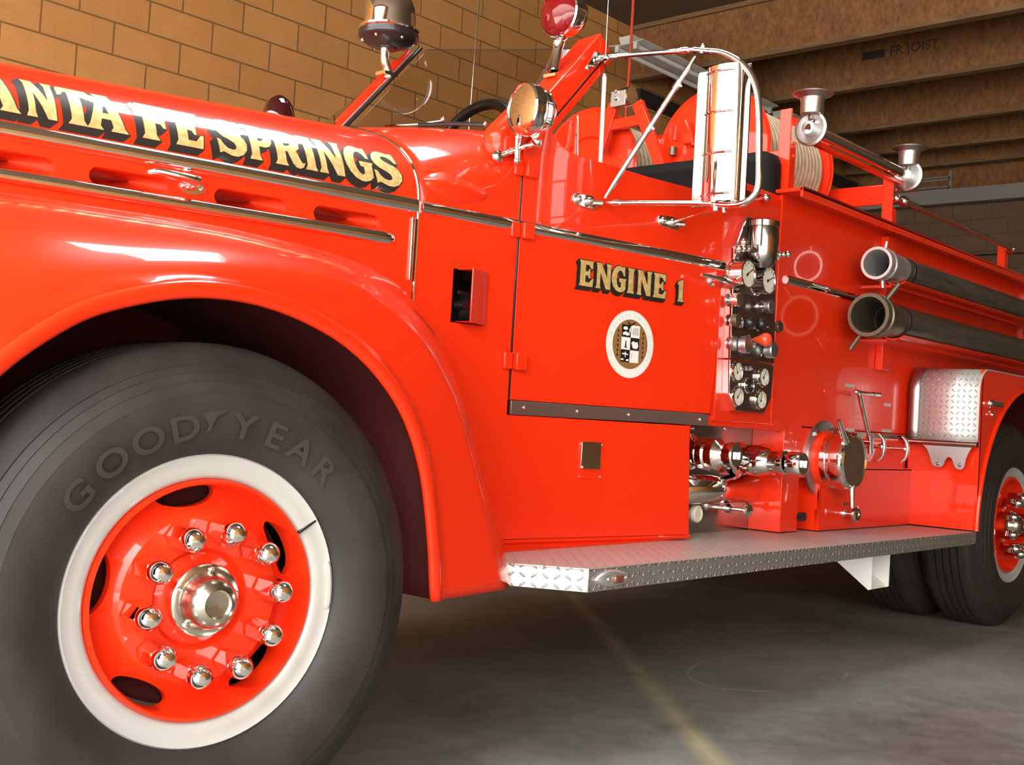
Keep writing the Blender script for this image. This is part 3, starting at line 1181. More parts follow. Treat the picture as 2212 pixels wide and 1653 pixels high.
# ---- lower side panel with flush pull
lp = side_plate('lower_panel', RED, [(2.40, .520), (3.474, .520), (3.448, .900), (2.40, .900)], (), .010, .014, T, .002)
c = onS(1275, 990, .01)
mb = MB()
hw, hh = .050, .052
cc = SP(c.x, c.z - .002, .011)
t, n = sideT(c.x), sideN(c.x)
mb.box(cc - Vector((0, 0, .006)), (.104, .004, .118), t, n, mi=1)
mb.box(cc + Vector((0, 0, .012)) + n * .003, (.086, .004, .086), t, n, mi=0)
mb.box(cc + Vector((0, 0, -.028)) + n * .006, (.080, .008, .010), t, n, mi=0)
for a in (-1, 1):
    for b in (-1, 1):
        mb.ball(cc + t * (.046 * a) + Vector((0, 0, -.006 + .052 * b)) + n * .003, .004, 8)
mb.build('flush_pull', [NICKEL, RED], lp, 30, .002)
MB().tube([SP(x, .512, .008) for x in (2.42, 2.8, 3.2, 3.478)], .007, 10).build('piano_hinge', RED, lp)
MB().span((2.40, 2.225, .50), (3.48, 2.43, .506)).build('sill', RED, lp)

# ---- cab interior, rear cab panel
side_plate('cab_corner_panel', RED, [(3.59, .925), (4.0, .925), (4.0, 1.80), (3.59, 1.735)], (), .002, .02, T, .002)
side_plate('pump_header', RED, [(3.448, .905), (4.12, .905), (4.12, .930), (3.55, .945), (3.448, .945)], (), .003, .012, T, .001)
MB().span((2.62, 2.43, 1.3), (2.78, 3.78, 1.72)).build('dashboard', BLACK, T, 30, .02)
MB().span((2.35, 2.42, .75), (4.0, 3.78, .80)).build('cab_floor', UNDER, T)
mb = MB()
mb.span((3.92, 2.215, 1.2), (4.06, 3.98, 1.99))
seat = mb.build('seat_back', VINYL, T, 30, .05)
mb = MB().span((3.35, 2.3, 1.15), (3.95, 3.9, 1.32))
mb.build('seat_cushion', VINYL, T, 30, .04)
# far side of the cab and bonnet
mb = MB()
mb.prism([(2.28, 3.79, .5), (8, 4.0, .5), (8, 4.0, 1.8), (4, 4.0, 1.8), (3.4, 3.96, 1.70), (2.28, 3.79, 1.478)], (0, .01, 0))
mb.prism([(-.1, 3.29, .5), (2.28, 3.79, .5), (2.28, 3.79, 1.478), (-.1, 3.29, 1.478)], (0, .01, 0))
mb.build('far_side_panel', RED, T)

# steering wheel
c = onY(1050, 226, 2.80)
R = .17
ax = Vector((-.94, 0, .34))
up = Vector((.34, 0, .94))
ctr = c - up * R
sw = MB()
sw.tube([ctr + (Vector((0, 1, 0)) * cos(a) + up * sin(a)) * R for a in [2 * pi * k / 48 for k in range(48)]], .0195, 12, True)
steer = sw.build('steering_wheel', BLACK, T)
mb = MB()
for a in (-pi / 2, -pi / 2 + 1.9, -pi / 2 - 1.9):
    mb.tube([ctr - ax * .03, ctr + (Vector((0, 1, 0)) * cos(a) + up * sin(a)) * R], .008, 8)
mb.tube([ctr - ax * .02, ctr - ax * .5], .02, 12)
mb.build('steering_spokes', BLACK, steer)

# ---- windshield: raked centre post, near post, two panes in a shallow V
cb, ct = onY(745, 262, 3.0), onY(890, 112, 3.0)
dv = (ct - cb).normalized()
cb = cb - dv * .06
ws = empty('windshield', cb, T)
mb = MB()
pw = Vector((0, 1, 0))
pn = dv.cross(pw).normalized()
mid = (cb + ct) / 2
L = (ct - cb).length
mb.box(mid + pw * .012, (.018, .020, L), pn, pw, dv, mi=0)
mb.box(mid - pw * .014 - pn * .004, (.012, .022, L), pn, pw, dv, mi=3)
mb.box(mid - pw * .034, (.010, .016, L), pn, pw, dv, mi=1)
mb.box(mid - pw * .050 + pn * .006, (.012, .016, L), pn, pw, dv, mi=2)
mb.box(mid + pw * .030 + pn * .0, (.022, .022, L * .78), pn, pw, dv, mi=0)
mb.build('center_post', [RED, CHROME, BLACK, CASTAL], ws, 30, .003)

# near post, a heavy red channel
r0, r1 = onY(1176, 212, 2.36), onY(1299, 70, 2.36)       # ridge between its front and side faces
ra = (r1 - r0).normalized()
r0 = r0 - ra * .14
fw = Vector((.10, 1, 0))
fw = (fw - ra * fw.dot(ra)).normalized()                 # across the front face, towards the centre
sw_ = ra.cross(fw)
if sw_.x < 0:
    sw_ = -sw_
Lp = (r1 - r0).length


def pp(u, v, w):
    return r0 + fw * u + sw_ * v + ra * w


mb = MB()
mb.prism([pp(0, 0, 0), pp(.105, .0, 0), pp(.105, .05, 0), pp(.03, .072, 0), pp(0, .072, 0)], ra * Lp)
mb.build('corner_post', RED, ws, 30, .006)
mb = MB()
mb.prism([pp(.004, .078, .02), pp(.03, .078, .02), pp(.03, .104, .02), pp(.004, .104, .02)], ra * (Lp - .035))
mb.build('door_post', RED, ws, 30, .005)
mb = MB()
mb.prism([pp(.008, .071, .0), pp(.03, .071, .0), pp(.03, .079, .0), pp(.008, .079, .0)], ra * (Lp - .02))
mb.build('post_seal', BLACK, ws)
# red root of the post flowing into the cowl and door corner
rt = [onS(1075, 276, -.06), onS(1148, 203, -.03)]
mb = MB()
a0 = [onY(1052, 285, 2.44), onY(1150, 203, 2.44), onY(1185, 235, 2.345), onY(1198, 284, 2.338), onY(1165, 322, 2.345), onY(1075, 345, 2.36)]
mb.prism([Vector((p.x, S(p.x) - .002, p.z)) for p in [onS(1072, 277), onS(1150, 200), onS(1180, 214), onS(1186, 255), onS(1150, 300), onS(1130, 330), onS(1075, 340)]], (0, .07, 0))
mb.build('post_root', RED, ws, 30, .02)
# panes
pb = pp(.08, .03, .02)
pt = pp(.08, .03, Lp - .02)
cbp, ctp = cb + Vector((.01, -.06, 0)), ct + Vector((.01, -.06, 0))
mb = MB()
mb.add([cbp, ctp, pt, pb], [(0, 1, 2, 3)])
mb.build('glass_pane', SHEET, ws)
fb, ft = Vector((pb.x, 2 * 3.0 - pb.y + .1, pb.z)), Vector((pt.x - .06, 2 * 3.0 - pt.y + .1, pt.z - .07))
mb = MB()
mb.add([cb + Vector((.01, .05, 0)), ct + Vector((.01, .05, -.03)), ft, fb], [(0, 1, 2, 3)])
mb.build('glass_pane', SHEET, ws)
mb = MB()
mb.tube([ctp, pt], .0015, 6)
mb.build('glass_edge', UNDER, ws)
mb = MB()
mb.tube([fb - Vector((0, 0, .05)), fb.lerp(ft, .75)], .018, 8)
mb.build('corner_post', RED, ws)
# wipers lying along the foot of the near pane
q = [cbp.lerp(ctp, .06).lerp(pb.lerp(pt, .02), t) + Vector((-.02, 0, 0)) for t in (.08, .35, .6, .92)]
wp = [onY(832, 272, 2.85), onY(905, 267, 2.72), onY(975, 262, 2.60), onY(1048, 269, 2.50)]
mb = MB().tube([wp[1] + Vector((0, 0, -.004)), wp[2] + Vector((0, 0, -.008)), wp[3]], .007, 8)
wi = mb.build('wiper_blade', BLACK, ws)
MB().tube([wp[0], onY(900, 268, 2.74), onY(955, 260, 2.63)], .004, 8).build('wiper_arm', CHROME, wi)
mb = MB()
mb.ball(onY(957, 258, 2.63), .009, 10)
mb.ball(onY(1048, 268, 2.50), .008, 10)
mb.build('wiper_pivot', CHROME, wi)
# wind wing behind the post
w = [onY(1247, 336, 2.33), onY(1248, 250, 2.33), onY(1200, 285, 2.35), onY(1215, 318, 2.35)]
mb = MB()
mb.add(w, [(0, 1, 2, 3)])
mb.build('wind_wing', SHEET, ws)
MB().tube([w[0], w[1]], .0025, 6).build('glass_edge', STEEL, ws)

# ---- siren beacon on the centre post
b = onY(836, 158, 2.98)
c = onY(832, 106, 2.98)
si = empty('siren', b, T)
up = Vector((0, 0, 1))
mb = MB().tube(spline([b + Vector((.01, 0, -.01)), b + Vector((-.002, 0, .018)), Vector((c.x, c.y, b.z + .045)), c + up * .02], 5), [.019, .018, .016, .015, .015, .015, .015, .015, .015, .015, .015, .015, .015, .016, .017, .018], 16)
mb.box(b + Vector((.0, .0, -.006)), (.06, .05, .012))
mb.build('siren_bracket', CHROME, si)
c = Vector((c.x + .012, c.y, c.z))
mb = MB().lathe(c, up, [(0, 0), (.03, 0), (.034, .008), (.075, .018), (.100, .034), (.104, .042), (.104, .056), (.099, .062), (0, .062)], 40)
mb.build('siren_base', BLACK, si)
mb = MB()
for k in range(6):
    a = 2 * pi * k / 6 + .35
    mb.ball(c + Vector((.088 * cos(a), .088 * sin(a), .026)), .006, 8)
mb.build('siren_screws', CHROME, si)
MB().lathe(c, up, [(.102, .060), (.106, .064), (.106, .070), (.088, .074), (.086, .12), (.086, .145), (.074, .175), (.045, .196), (0, .203)], 40).build('siren_housing', CHROME, si)
mb = MB()
ccn = c + Vector((.055, .03, .10))
mb.lathe(ccn, (.2, .1, 1), [(.066, -.05), (.07, 0), (.066, .05), (.04, .08), (0, .09)], 28)
mb.build('siren_cover', BLACK, si)

# ---- red warning lamp on the near post
b = onY(1196, 156, 2.42)
c = onY(1212, 28, 2.42)
wl = empty('warning_lamp', b, T)
tp = onY(1207, 92, 2.42)
mb = MB().tube([b, b.lerp(tp, .15), b.lerp(tp, .8), tp, tp + Vector((0, 0, .012))], [.024, .017, .017, .021, .014], 20)
mb.box(b + Vector((.02, 0, -.006)), (.09, .05, .010), (cos(.4), 0, sin(.2)))
mb.build('lamp_stem', CHROME, wl)
la = Vector((-.90, .05, -.06)).normalized()
MB().lathe(c + la * -.01, la, [(.080, .006), (.083, .012), (.083, .022), (.078, .026), (.076, .018)], 36).build('lamp_rim', CHROME, wl)
MB().lathe(c + la * -.01, la, [(.078, .020), (.070, .034), (.045, .046), (0, .052)], 36).build('lamp_lens', REDLENS, wl)
MB().lathe(c + la * -.01, la, [(.082, .014), (.078, -.02), (.060, -.055), (.03, -.075), (0, -.08)], 36).build('lamp_shell', CHROME, wl)
mb = MB().tube([c + la * -.02 + Vector((0, 0, -.078)), tp], .012, 12)
mb.build('lamp_neck', CHROME, wl)

# ---- spotlight
c = onY(1136, 236, 2.235)
sl = empty('spotlight', c, T)
la = Vector((-.965, .25, -.03)).normalized()
MB().lathe(c, la, [(.076, -.006), (.079, 0), (.079, .012), (.074, .017), (.072, .012)], 40).build('spotlight_rim', CHROME, sl)
MB().lathe(c, la, [(.078, .002), (.079, -.012), (.072, -.028), (.073, -.032), (.066, -.05), (.067, -.054), (.050, -.076), (.025, -.088), (0, -.09)], 40).build('spotlight_shell', CHROME, sl)
MB().lathe(c, la, [(.072, .010), (.060, -.012), (.04, -.028), (.015, -.038), (0, -.04)], 36).build('spotlight_reflector', CASTAL, sl)
MB().lathe(c, la, [(.0735, .013), (.05, .019), (0, .022)], 36).build('spotlight_lens', SHEET, sl)
p0 = c - la * .035 + Vector((0, 0, -.078))
p1 = onY(1160, 308, 2.27)
p2 = onS(1118, 322, .03)
p3 = onS(1076, 338, .0)
mb = MB()
mb.tube([c - la * .035 + Vector((0, 0, -.065)), p1 + Vector((0, 0, .01))], [.016, .013], 12)
mb.ball(p1, .016, 14)
mb.cyl(p1 + Vector((-.02, -.01, 0)), p1 + Vector((.022, .012, 0)), .011, 14)
mb.build('spotlight_knuckle', CHROME, sl)
mb = MB().tube(spline([p1, p1.lerp(p2, .6) + Vector((0, -.006, 0)), p2, p3], 5), .0085, 12)
mb.tube([p2 + Vector((0, 0, -.035)), p2 + Vector((0, 0, .035))], .010, 12)
mb.ball(p2 + Vector((0, 0, .036)), .012, 12)
mb.ball(p2 + Vector((0, 0, -.036)), .012, 12)
mb.lathe(p3, sideN(2.5), [(0, -.002), (.02, -.002), (.018, .006), (.01, .012), (0, .012)], 16)
mb.build('spotlight_arm', CHROME, sl)

# ---- aerials
b, t = onY(1297, 346, 2.345), onY(1306, 166, 2.345)
d = (t - b)
an = empty('antenna', b, T)
MB().tube([b - d * .2, b, t], [.0075, .0075, .0075], 12).build('antenna_mast', WHITE, an)
mb = MB().tube([t, t + d * .03], .009, 12)
mb.build('antenna_collar', DULL, an)
MB().tube([t, t + d * .22, t + d * 1.3], [.004, .0022, .0016], 8).build('antenna_whip', STEEL, an)
b, t = onY(1014, 268, 3.3), onY(1032, 40, 3.3)
MB().tube([b - (t - b) * .3, t + (t - b) * .4], .0026, 6).build('antenna_whip', STEEL, T)

# ---- side mirror on its chrome braces
MX = 3.08
mir = empty('side_mirror', onX(1545, 440, MX), T)
tl, br = onX(1543, 146, MX), onX(1622, 440, MX)
yl, yr = onX(1507, 160, MX).y, onX(1622, 160, MX).y
zt, zb = onX(1565, 146, MX).z, onX(1575, 441, MX).z
ycm, hw = (yl + yr) / 2, abs(yl - yr) / 2
outl = []
for k in range(15):
    a = pi * k / 14
    outl.append((MX - .006 - .042 * sin(a) ** .8, ycm - .019 + (hw - .030) * -cos(a)))
mb = MB()
mb.prism([(x, y, zb + .004) for x, y in outl] + [(MX + .004, ycm - .019 + hw - .030, zb + .004), (MX + .004, ycm - .019 - hw + .030, zb + .004)], (0, 0, zt - zb - .008))
head = mb.build('mirror_shell', CHROME, mir, 50, .003)
MB().box((MX + .006, ycm, (zt + zb) / 2), (.008, hw * 2, zt - zb)).build('mirror_flange', STEEL, mir, 30, .002)
MB().box((MX + .012, ycm, (zt + zb) / 2), (.003, hw * 2 - .012, zt - zb - .012)).build('mirror_glass', CHROME, mir)
for k in range(4):
    mb = MB()
    z = zb + (zt - zb) * (.06 + .295 * k)
    mb.tube([(MX - .004 - .046 * sin(pi * j / 12) ** .8, ycm - .019 + (hw - .027) * -cos(pi * j / 12), z) for j in range(3, 11)], .0032, 8)
    mb.build('mirror_band', CHROME, head)
fr = [onX(px, py, MX - .02) for px, py in ((1500, 108), (1524, 110), (1560, 114), (1597, 132), (1622, 160), (1636, 200), (1640, 260), (1640, 330), (1639, 395), (1630, 420), (1608, 438), (1580, 443), (1545, 441), (1528, 438))]
MB().tube(spline(fr, 5), .0105, 14).build('mirror_frame', CHROME, mir)


def brace(name, pts, r=.0085, taper=True, clamp=()):
    mb = MB()
    P = [Vector(p) for p in pts]
    n = 10
    ln = [P[0].lerp(P[-1], k / n) for k in range(n + 1)] if len(P) == 2 else spline(P, 5)
    m = len(ln) - 1
    rr = [r * (.55 if (k < 1 or k > m - 1) and taper else 1) for k in range(m + 1)]
    mb.tube(ln, rr, 12)
    for f in clamp:
        c = ln[int(f * m)]
        d = (ln[-1] - ln[0]).normalized()
        mb.cyl(c - d * .012, c + d * .012, r * 1.35, 12)
        mb.ball(c + Vector((0, -.014, -.004)), .006, 8)
    return mb.build(name, CHROME, mir)


pa = onY(1288, 128, 2.33)
tp = onX(1516, 106, MX - .02)
brace('mirror_brace', [pa, onX(1345, 120, pa.x + .06), tp], .0085, True, (.2, .97))
brace('mirror_brace', [onX(1502, 122, MX - .02), onS(1306, 428, .03)], .009, True, (.25, .5))
p1 = onS(1268, 434, .012)
p2 = onS(1448, 480, .012)
bt = onX(1540, 439, MX - .02)
brace('mirror_brace', [onS(1310, 438, .03), bt], .0085, True, (.12,))
brace('mirror_brace', [onS(1462, 478, .03), onX(1548, 450, MX - .01)], .0075, False, ())
mb = MB()
mb.prism([onY(1262, 147, 2.345), onY(1284, 112, 2.345), onY(1300, 118, 2.33), onY(1300, 128, 2.33), onY(1278, 146, 2.345)], (0, -.008, 0))
mb.ball(onY(1268, 147, 2.335), .009, 10)
mb.ball(onY(1288, 118, 2.33), .008, 10)
mb.build('brace_bracket', CHROME, mir)
for p in (p1, p2):
    mb = MB()
    t, n = sideT(p.x), sideN(p.x)
    c = SP(p.x, p.z, .002)
    mb.prism([c + t * u + Vector((0, 0, v)) for u, v in ((-.055, .010), (-.046, .018), (.03, .022), (.05, .006), (.052, -.020), (.03, -.024), (-.045, -.018), (-.055, -.008))], n * .008)
    mb.ball(c + t * -.035 + n * .010, .013, 12)
    mb.ball(c + t * .010 + n * .012, .014, 12)
    mb.tube([c + t * .03 + n * .006, c + t * .055 + n * .03], .010, 10)
    mb.build('brace_bracket', CHROME, mir, 30, .002)
mb = MB().cyl(onX(1519, 100, MX - .02), onX(1516, 116, MX - .02), .010, 12)
mb.ball(onX(1519, 99, MX - .02), .009, 10)
mb.cyl(onX(1545, 430, MX - .02), onX(1546, 456, MX - .02), .010, 12)
mb.cyl(onX(1563, 444, MX - .02), onX(1564, 458, MX - .02), .006, 10)
mb.build('mirror_pivot', CHROME, mir)


# ---- wheels
def wheel(name, C, steer, lugs=True, dished=False, fancy=True, rot=0.0):
    """C is the centre in the plane of the rim's outer lip; h is measured outwards"""
    C = Vector(C)
    d = Vector((sin(steer), -cos(steer), 0))
    u = Vector((cos(steer), sin(steer), 0))
    root = empty(name, C, T)
    # tyre
    prof = [(.283, .000), (.292, .012), (.305, .020), (.335, .033), (.375, .040), (.405, .036), (.4055, .033), (.428, .026), (.4285, .0225), (.446, .014),
            (.4465, .010), (.460, .001), (.4605, -.005), (.476, -.016), (.492, -.026), (.500, -.034), (.505, -.046)]
    tr = []
    w0, w1 = -.046, -.226
    ng = 5
    for i in range(ng):
        a = w0 + (w1 - w0) * (i + .80) / ng
        b = w0 + (w1 - w0) * (i + 1.0) / ng
        tr += [(.506, a), (.494, a - .003), (.494, b + .003)] + ([(.506, b)] if i < ng - 1 else [])
    prof = prof + tr[:-2] + [(.505, -.226), (.49, -.246), (.44, -.285), (.375, -.31), (.31, -.295), (.28, -.27)]
    mb = MB().lathe(C, d, prof, 120 if fancy else 72, ref=u)
    if fancy:
        # shoulder notches and raised maker's name
        for k in range(44):
            a = 2 * pi * k / 44
            for da in (0, .045):
                rr = Vector((0, 0, 1)) * sin(a + da) + u * cos(a + da)
                tt = Vector((0, 0, 1)) * cos(a + da) - u * sin(a + da)
                mb.box(C + rr * .480 + d * -.0235, (.028, .006, .006), (rr - d * .6).normalized(), tt, (rr * .6 + d).normalized(), mi=1)
        word = 'GOODYEAR'
        angs = [radians(q) for q in (143.5, 129.5, 116.5, 104, 83, 71.5, 60, 48.5)]
        for ch, a in zip(word, angs):
            vs, fs = fontflat(ch, .03)
            wd = max(v[0] for v in vs)
            pts = []
            for x, y in vs:
                r = .322 + y * .050
                aa = a - (x - wd / 2) * .062 / .35
                h = .0285 + (r - .322) * .20
                h = .040 - ((r - .375) / .07) ** 2 * .0125 + .0022
                pts.append(C + d * h + (Vector((0, 0, 1)) * sin(aa) + u * cos(aa)) * r)
            mb.add(pts, fs, 1)
        # winged foot between the two halves of the name
        pts = []
        for x, y in ((-.9, .9), (-.2, 1.0), (.9, 1.05), (.5, .85), (.2, .8), (.0, .55), (-.2, .2), (-.55, .05), (-.35, .4), (-.5, .62)):
            r = .326 + y * .046
            aa = radians(94) - x * .032 / .35
            h = .040 - ((r - .375) / .07) ** 2 * .0125 + .0022
            pts.append(C + d * h + (Vector((0, 0, 1)) * sin(aa) + u * cos(aa)) * r)
        mb.add(pts, [tuple(range(10))], 1)
    mb.build('tire', [RUBBER, RUBLET], root, 30)
    # silver lock ring
    mb = MB().lathe(C, d, [(.287, -.006), (.287, .004), (.283, .009), (.277, .006), (.262, .003), (.248, .002), (.240, -.004), (.237, -.012)], 96, ref=u)
    ring = mb.build('lock_ring', SILVER, root, 40)
    if fancy:
        a = radians(33)
        rr = Vector((0, 0, 1)) * sin(a) + u * cos(a)
        MB().box(C + rr * .262 + d * .003, (.052, .004, .010), rr, d.cross(rr), d).build('ring_gap', BLACK, ring)
        mb = MB()
        pts = []
        for k in range(9):
            a = radians(14 - k * 2.6)
            pts.append(C + d * .006 + (Vector((0, 0, 1)) * sin(a) + u * cos(a)) * .277)
        mb.tube(pts, [.005, .008, .008, .008, .008, .008, .008, .008, .005], 8)
        mb.build('pry_lug', SILVER, ring)
    # red disc
    if not dished:
        prof = [(.238, -.012), (.234, .002), (.228, .002), (.224, -.008), (.221, -.050), (.216, -.062), (.200, -.056), (.172, -.026), (.164, -.020), (.158, -.020),
                (.100, -.020), (.094, -.026), (.088, -.045), (.083, -.048), (.078, -.046), (.0, -.046)]
    else:
        prof = [(.238, -.012), (.234, .002), (.228, .002), (.224, -.02), (.218, -.13), (.205, -.145), (.165, -.155), (.10, -.155), (.094, -.15), (.09, -.04), (.07, -.02), (0, -.02)]
    mb = MB().lathe(C, d, prof + [(0, -.060), (.09, -.062), (.16, -.040), (.20, -.072), (.219, -.080), (.227, -.06), (.232, -.015), (.238, -.0125)] if not dished else prof, 96, ref=u)
    disc_ = mb.build('wheel_disc', RED, root, 40)
    if fancy:
        cutters = []
        for k in range(5):
            a = radians(98 - 72 * k)
            rr = Vector((0, 0, 1)) * sin(a) + u * cos(a)
            tt = rr.cross(d)
            c0 = C + rr * .203
            m2 = MB()
            ring1 = []
            ring2 = []
            for j in range(28):
                b = 2 * pi * j / 28
                off = rr * (.0215 * sin(b)) + tt * (.062 * cos(b))
                ring1.append(c0 + off + d * .02)
                ring2.append(c0 + off - d * .10)
            m2.grid([ring1, ring2], wrap=True)
            m2.add(ring1, [tuple(range(28))])
            m2.add(ring2, [tuple(range(28))])
            cutters.append(m2.build('cutter', RED))
        cut(disc_, cutters)
        # inner drum seen through the hand holes
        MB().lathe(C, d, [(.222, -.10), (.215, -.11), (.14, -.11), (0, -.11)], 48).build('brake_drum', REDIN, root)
    if lugs:
        for k in range(10):
            a = radians(79 - 36 * k + rot)
            rr = Vector((0, 0, 1)) * sin(a) + u * cos(a)
            b = C + rr * .138 + d * -.014
            mb = MB()
            R = .0235
            hexa = [b + (rr * cos(j * pi / 3) + rr.cross(d) * sin(j * pi / 3)) * R for j in range(6)]
            mb.prism(hexa, d * .056)
            mb.lathe(b, d, [(.0215, .055), (.0232, .060), (.0238, .068), (.0215, .079), (.0130, .089), (0, .0925)], 24)
            mb.build('lug_nut', CHROME, root, 30)
        # hub and dust cap
        MB().lathe(C, d, [(.094, -.046), (.092, -.030), (.080, -.024), (.070, -.022), (.070, -.006), (0, -.006)], 48).build('hub', RED, root, 30)
        mb = MB().lathe(C, d, [(.071, -.006), (.071, .003), (.067, .006), (.057, .006), (.053, .011), (.052, .028), (.048, .043), (.038, .054), (.028, .058), (.024, .054), (0, .052)], 48)
        hc = mb.build('hub_cap', NICKEL, root, 40)
        for k in range(5):
            a = radians(84 - 72 * k)
            rr = Vector((0, 0, 1)) * sin(a) + u * cos(a)
            MB().ball(C + rr * .062 + d * .006, .006, 10).build('cap_bolt', CHROME, hc)
    return root


WC = Vector((1.31905, 1.93421, .50042))
wheel('front_wheel', WC, radians(-7.655))
RW = (5.985, 1.93, .505)
rw = wheel('rear_wheel', RW, 0, True, True, False, 9)
wheel('inner_rear_wheel', (5.985, 2.265, .505), 0, False, False, False)
for nm, c in (('far_front_wheel', (1.32, 4.02, .505)), ('far_rear_wheel', (5.985, 3.75, .505))):
    mb = MB()
    mb.lathe(c, (0, 1, 0), [(.28, -.02), (.36, -.04), (.47, 0), (.505, .03), (.505, .22), (.47, .26), (.36, .29), (.28, .26)], 64)
    mb.lathe(c, (0, 1, 0), [(.285, .0), (.2, .05), (.0, .05)], 48, 1)
    mb.lathe(c, (0, 1, 0), [(.285, .26), (.2, .2), (.0, .2)], 48, 1)
    mb.build('wheel', [RUBBER, UNDER], T)

# ---- running board of tread plate
A1, A2 = onZ(1092, 1216, .5), onZ(1272, 1229, .5)
board = [(2.33, 2.45), (A1.x - .05, A1.y + .07), (A2.x, A2.y), (5.30, 1.862), (5.335, 1.868), (5.345, 1.885), (5.345, 2.45)]
rb = empty('running_board', (3.9, 2.1, .47), T)
mb = MB()
mb.prism([(x, y, .500) for x, y in board], (0, 0, -.006))
mb.build('tread_top', TREADXY, rb, 30)
mb = MB()


def skirt(a, b, z0a, z0b, m, nm):
    a, b = Vector((*a, 0)), Vector((*b, 0))
    n = (b - a).cross(Vector((0, 0, 1))).normalized() * .006
    mb = MB()
    mb.add([a + Vector((0, 0, .4985)), b + Vector((0, 0, .4985)), b + Vector((0, 0, z0b)), a + Vector((0, 0, z0a)),
            a - n + Vector((0, 0, .4985)), b - n + Vector((0, 0, .4985)), b - n + Vector((0, 0, z0b)), a - n + Vector((0, 0, z0a))],
           [(0, 1, 2, 3), (7, 6, 5, 4), (0, 4, 5, 1), (3, 2, 6, 7), (0, 3, 7, 4), (1, 5, 6, 2)])
    return mb.build(nm, m, rb, 30, .0015)


skirt(board[1], board[2], .440, .436, TREADYZ, 'tread_front')
skirt(board[2], board[3], .436, .446, TREADXZ, 'tread_edge')
mb = MB()
mb.prism([(*board[3], .4985), (*board[4], .4985), (*board[5], .4985), (5.345, 2.2, .4985), (5.33, 2.2, .4985), (5.33, 1.89, .4985)], (0, 0, -.05))
mb.build('rear_corner', TREADXZ, rb)
# marker lamp let into the edge
yb = lambda x: board[2][1] + (board[3][1] - board[2][1]) * (x - board[2][0]) / (board[3][0] - board[2][0])
c = onY(1318, 1256, 1.88)
mlp = empty('marker_lamp', c, rb)
out = []
for k in range(28):
    a = 2 * pi * k / 28
    uu = .072 * cos(a)
    vv = .0245 * sin(a) * (1 if uu > 0 else 1 - .35 * (uu / .072) ** 2)
    out.append((c.x + uu, vv + .468))
mb = MB()
rows = [[Vector((x, yb(x) - .0005, z)) for x, z in out],
        [Vector((c.x + (x - c.x) * .97, yb(x) - .010, .468 + (z - .468) * .95)) for x, z in out],
        [Vector((c.x + .006 + (x - c.x) * .80, yb(x) - .017, .468 + (z - .468) * .72)) for x, z in out]]
mb.grid(rows, wrap=True)
mb.add(rows[2], [tuple(range(28))])
mb.build('lamp_housing', CASTAL, mlp, 50)
mb = MB()
mb.box((c.x + .012, yb(c.x) - .021, .468), (.042, .012, .022))
mb.build('lamp_lens', AMBER, mlp, 30, .005)
mb = MB()
for s in (-.030, .052):
    mb.ball((c.x + s, yb(c.x) - .018, .469), .005, 8)
mb.build('lamp_screws', CHROME, mlp)
# white hanger under the board
mb = MB()
y0 = 1.95
for x in (4.428, 4.592):
    mb.prism([(x, y0, .446), (x, y0, .295), (x, y0 + .012, .290), (x, 2.155, .425), (x, 2.155, .446)], (.006, 0, 0))
mb.prism([(4.43, y0 + .008, .292), (4.596, y0 + .008, .292), (4.596, 2.155, .427), (4.43, 2.155, .427)], (0, 0, .005))
mb.build('board_hanger', WHITE, rb, 30)

# ---- frame, axles and floor pans
mb = MB()
mb.span((.2, 2.70, .58), (8, 2.78, .78))
mb.build('frame_rail', UNDER, T)
MB().span((.2, 3.42, .58), (8, 3.50, .78)).build('frame_rail', UNDER, T)
mb = MB().cyl((1.30, 2.2, .50), (1.30, 4.0, .50), .05, 12)
mb.build('front_axle', UNDER, T)
mb = MB().cyl((5.985, 2.4, .505), (5.985, 3.8, .505), .07, 12)
mb.ball((5.985, 3.1, .505), .2, 16)
mb.build('rear_axle', UNDER, T)
MB().span((2.3, 2.45, .53), (5.3, 3.8, .56)).build('belly_pan', UNDER, T)
MB().span((5.2, 2.55, .80), (8, 3.7, .84)).build('bed_floor', UNDER, T)
MB().span((.1, 2.7, .60), (2.3, 3.5, 1.2)).build('engine_block', UNDER, T)

# ---- hose-bed side panel
PY = 2.2
mb = MB()
mb.span((4.02, PY, .92), (8, PY + .012, 1.83))
body = mb.build('body_side', RED, T, 30, .001)
mb = MB()
mb.span((4.12, PY, .60), (4.26, PY + .012, .925))
mb.span((4.26, PY, .72), (5.31, PY + .012, .925))
mb.build('pump_side_panel', RED, T, 30, .001)
mb = MB()
mb.span((4.0, PY - .004, .92), (4.022, PY + .02, 1.82))
mb.build('corner_strip', RED, body, 30, .006)
# overhanging top rail
mb = MB()
mb.span((3.98, 2.10, 1.822), (8, 2.30, 1.836))
mb.span((3.98, 2.10, 1.800), (8, 2.112, 1.836))
rail = mb.build('top_rail', RED, T, 30, .003)
MB().span((3.62, 2.205, 1.79), (3.99, 2.26, 1.815)).build('corner_rail', RED, T, 30, .004)
c = onY(1655, 427, 2.17)
MB().ball(c, .016, 12).cyl(c, c + Vector((0, .04, 0)), .008, 10).build('rail_knob', CHROME, T)
m2 = MB()
rows = []
for x in (4.065, 4.07, 5.5, 8):
    q = .019 if x > 4.066 else .017
    rows.append([Vector((x, PY, 1.496)) + Vector((0, -q * .8 * sin(a), q * cos(a))) for a in [pi * k / 12 for k in range(13)]])
m2.grid(rows)
m2.add(rows[0], [tuple(range(13))])
m2.build('molding', CHROME, body, 60)
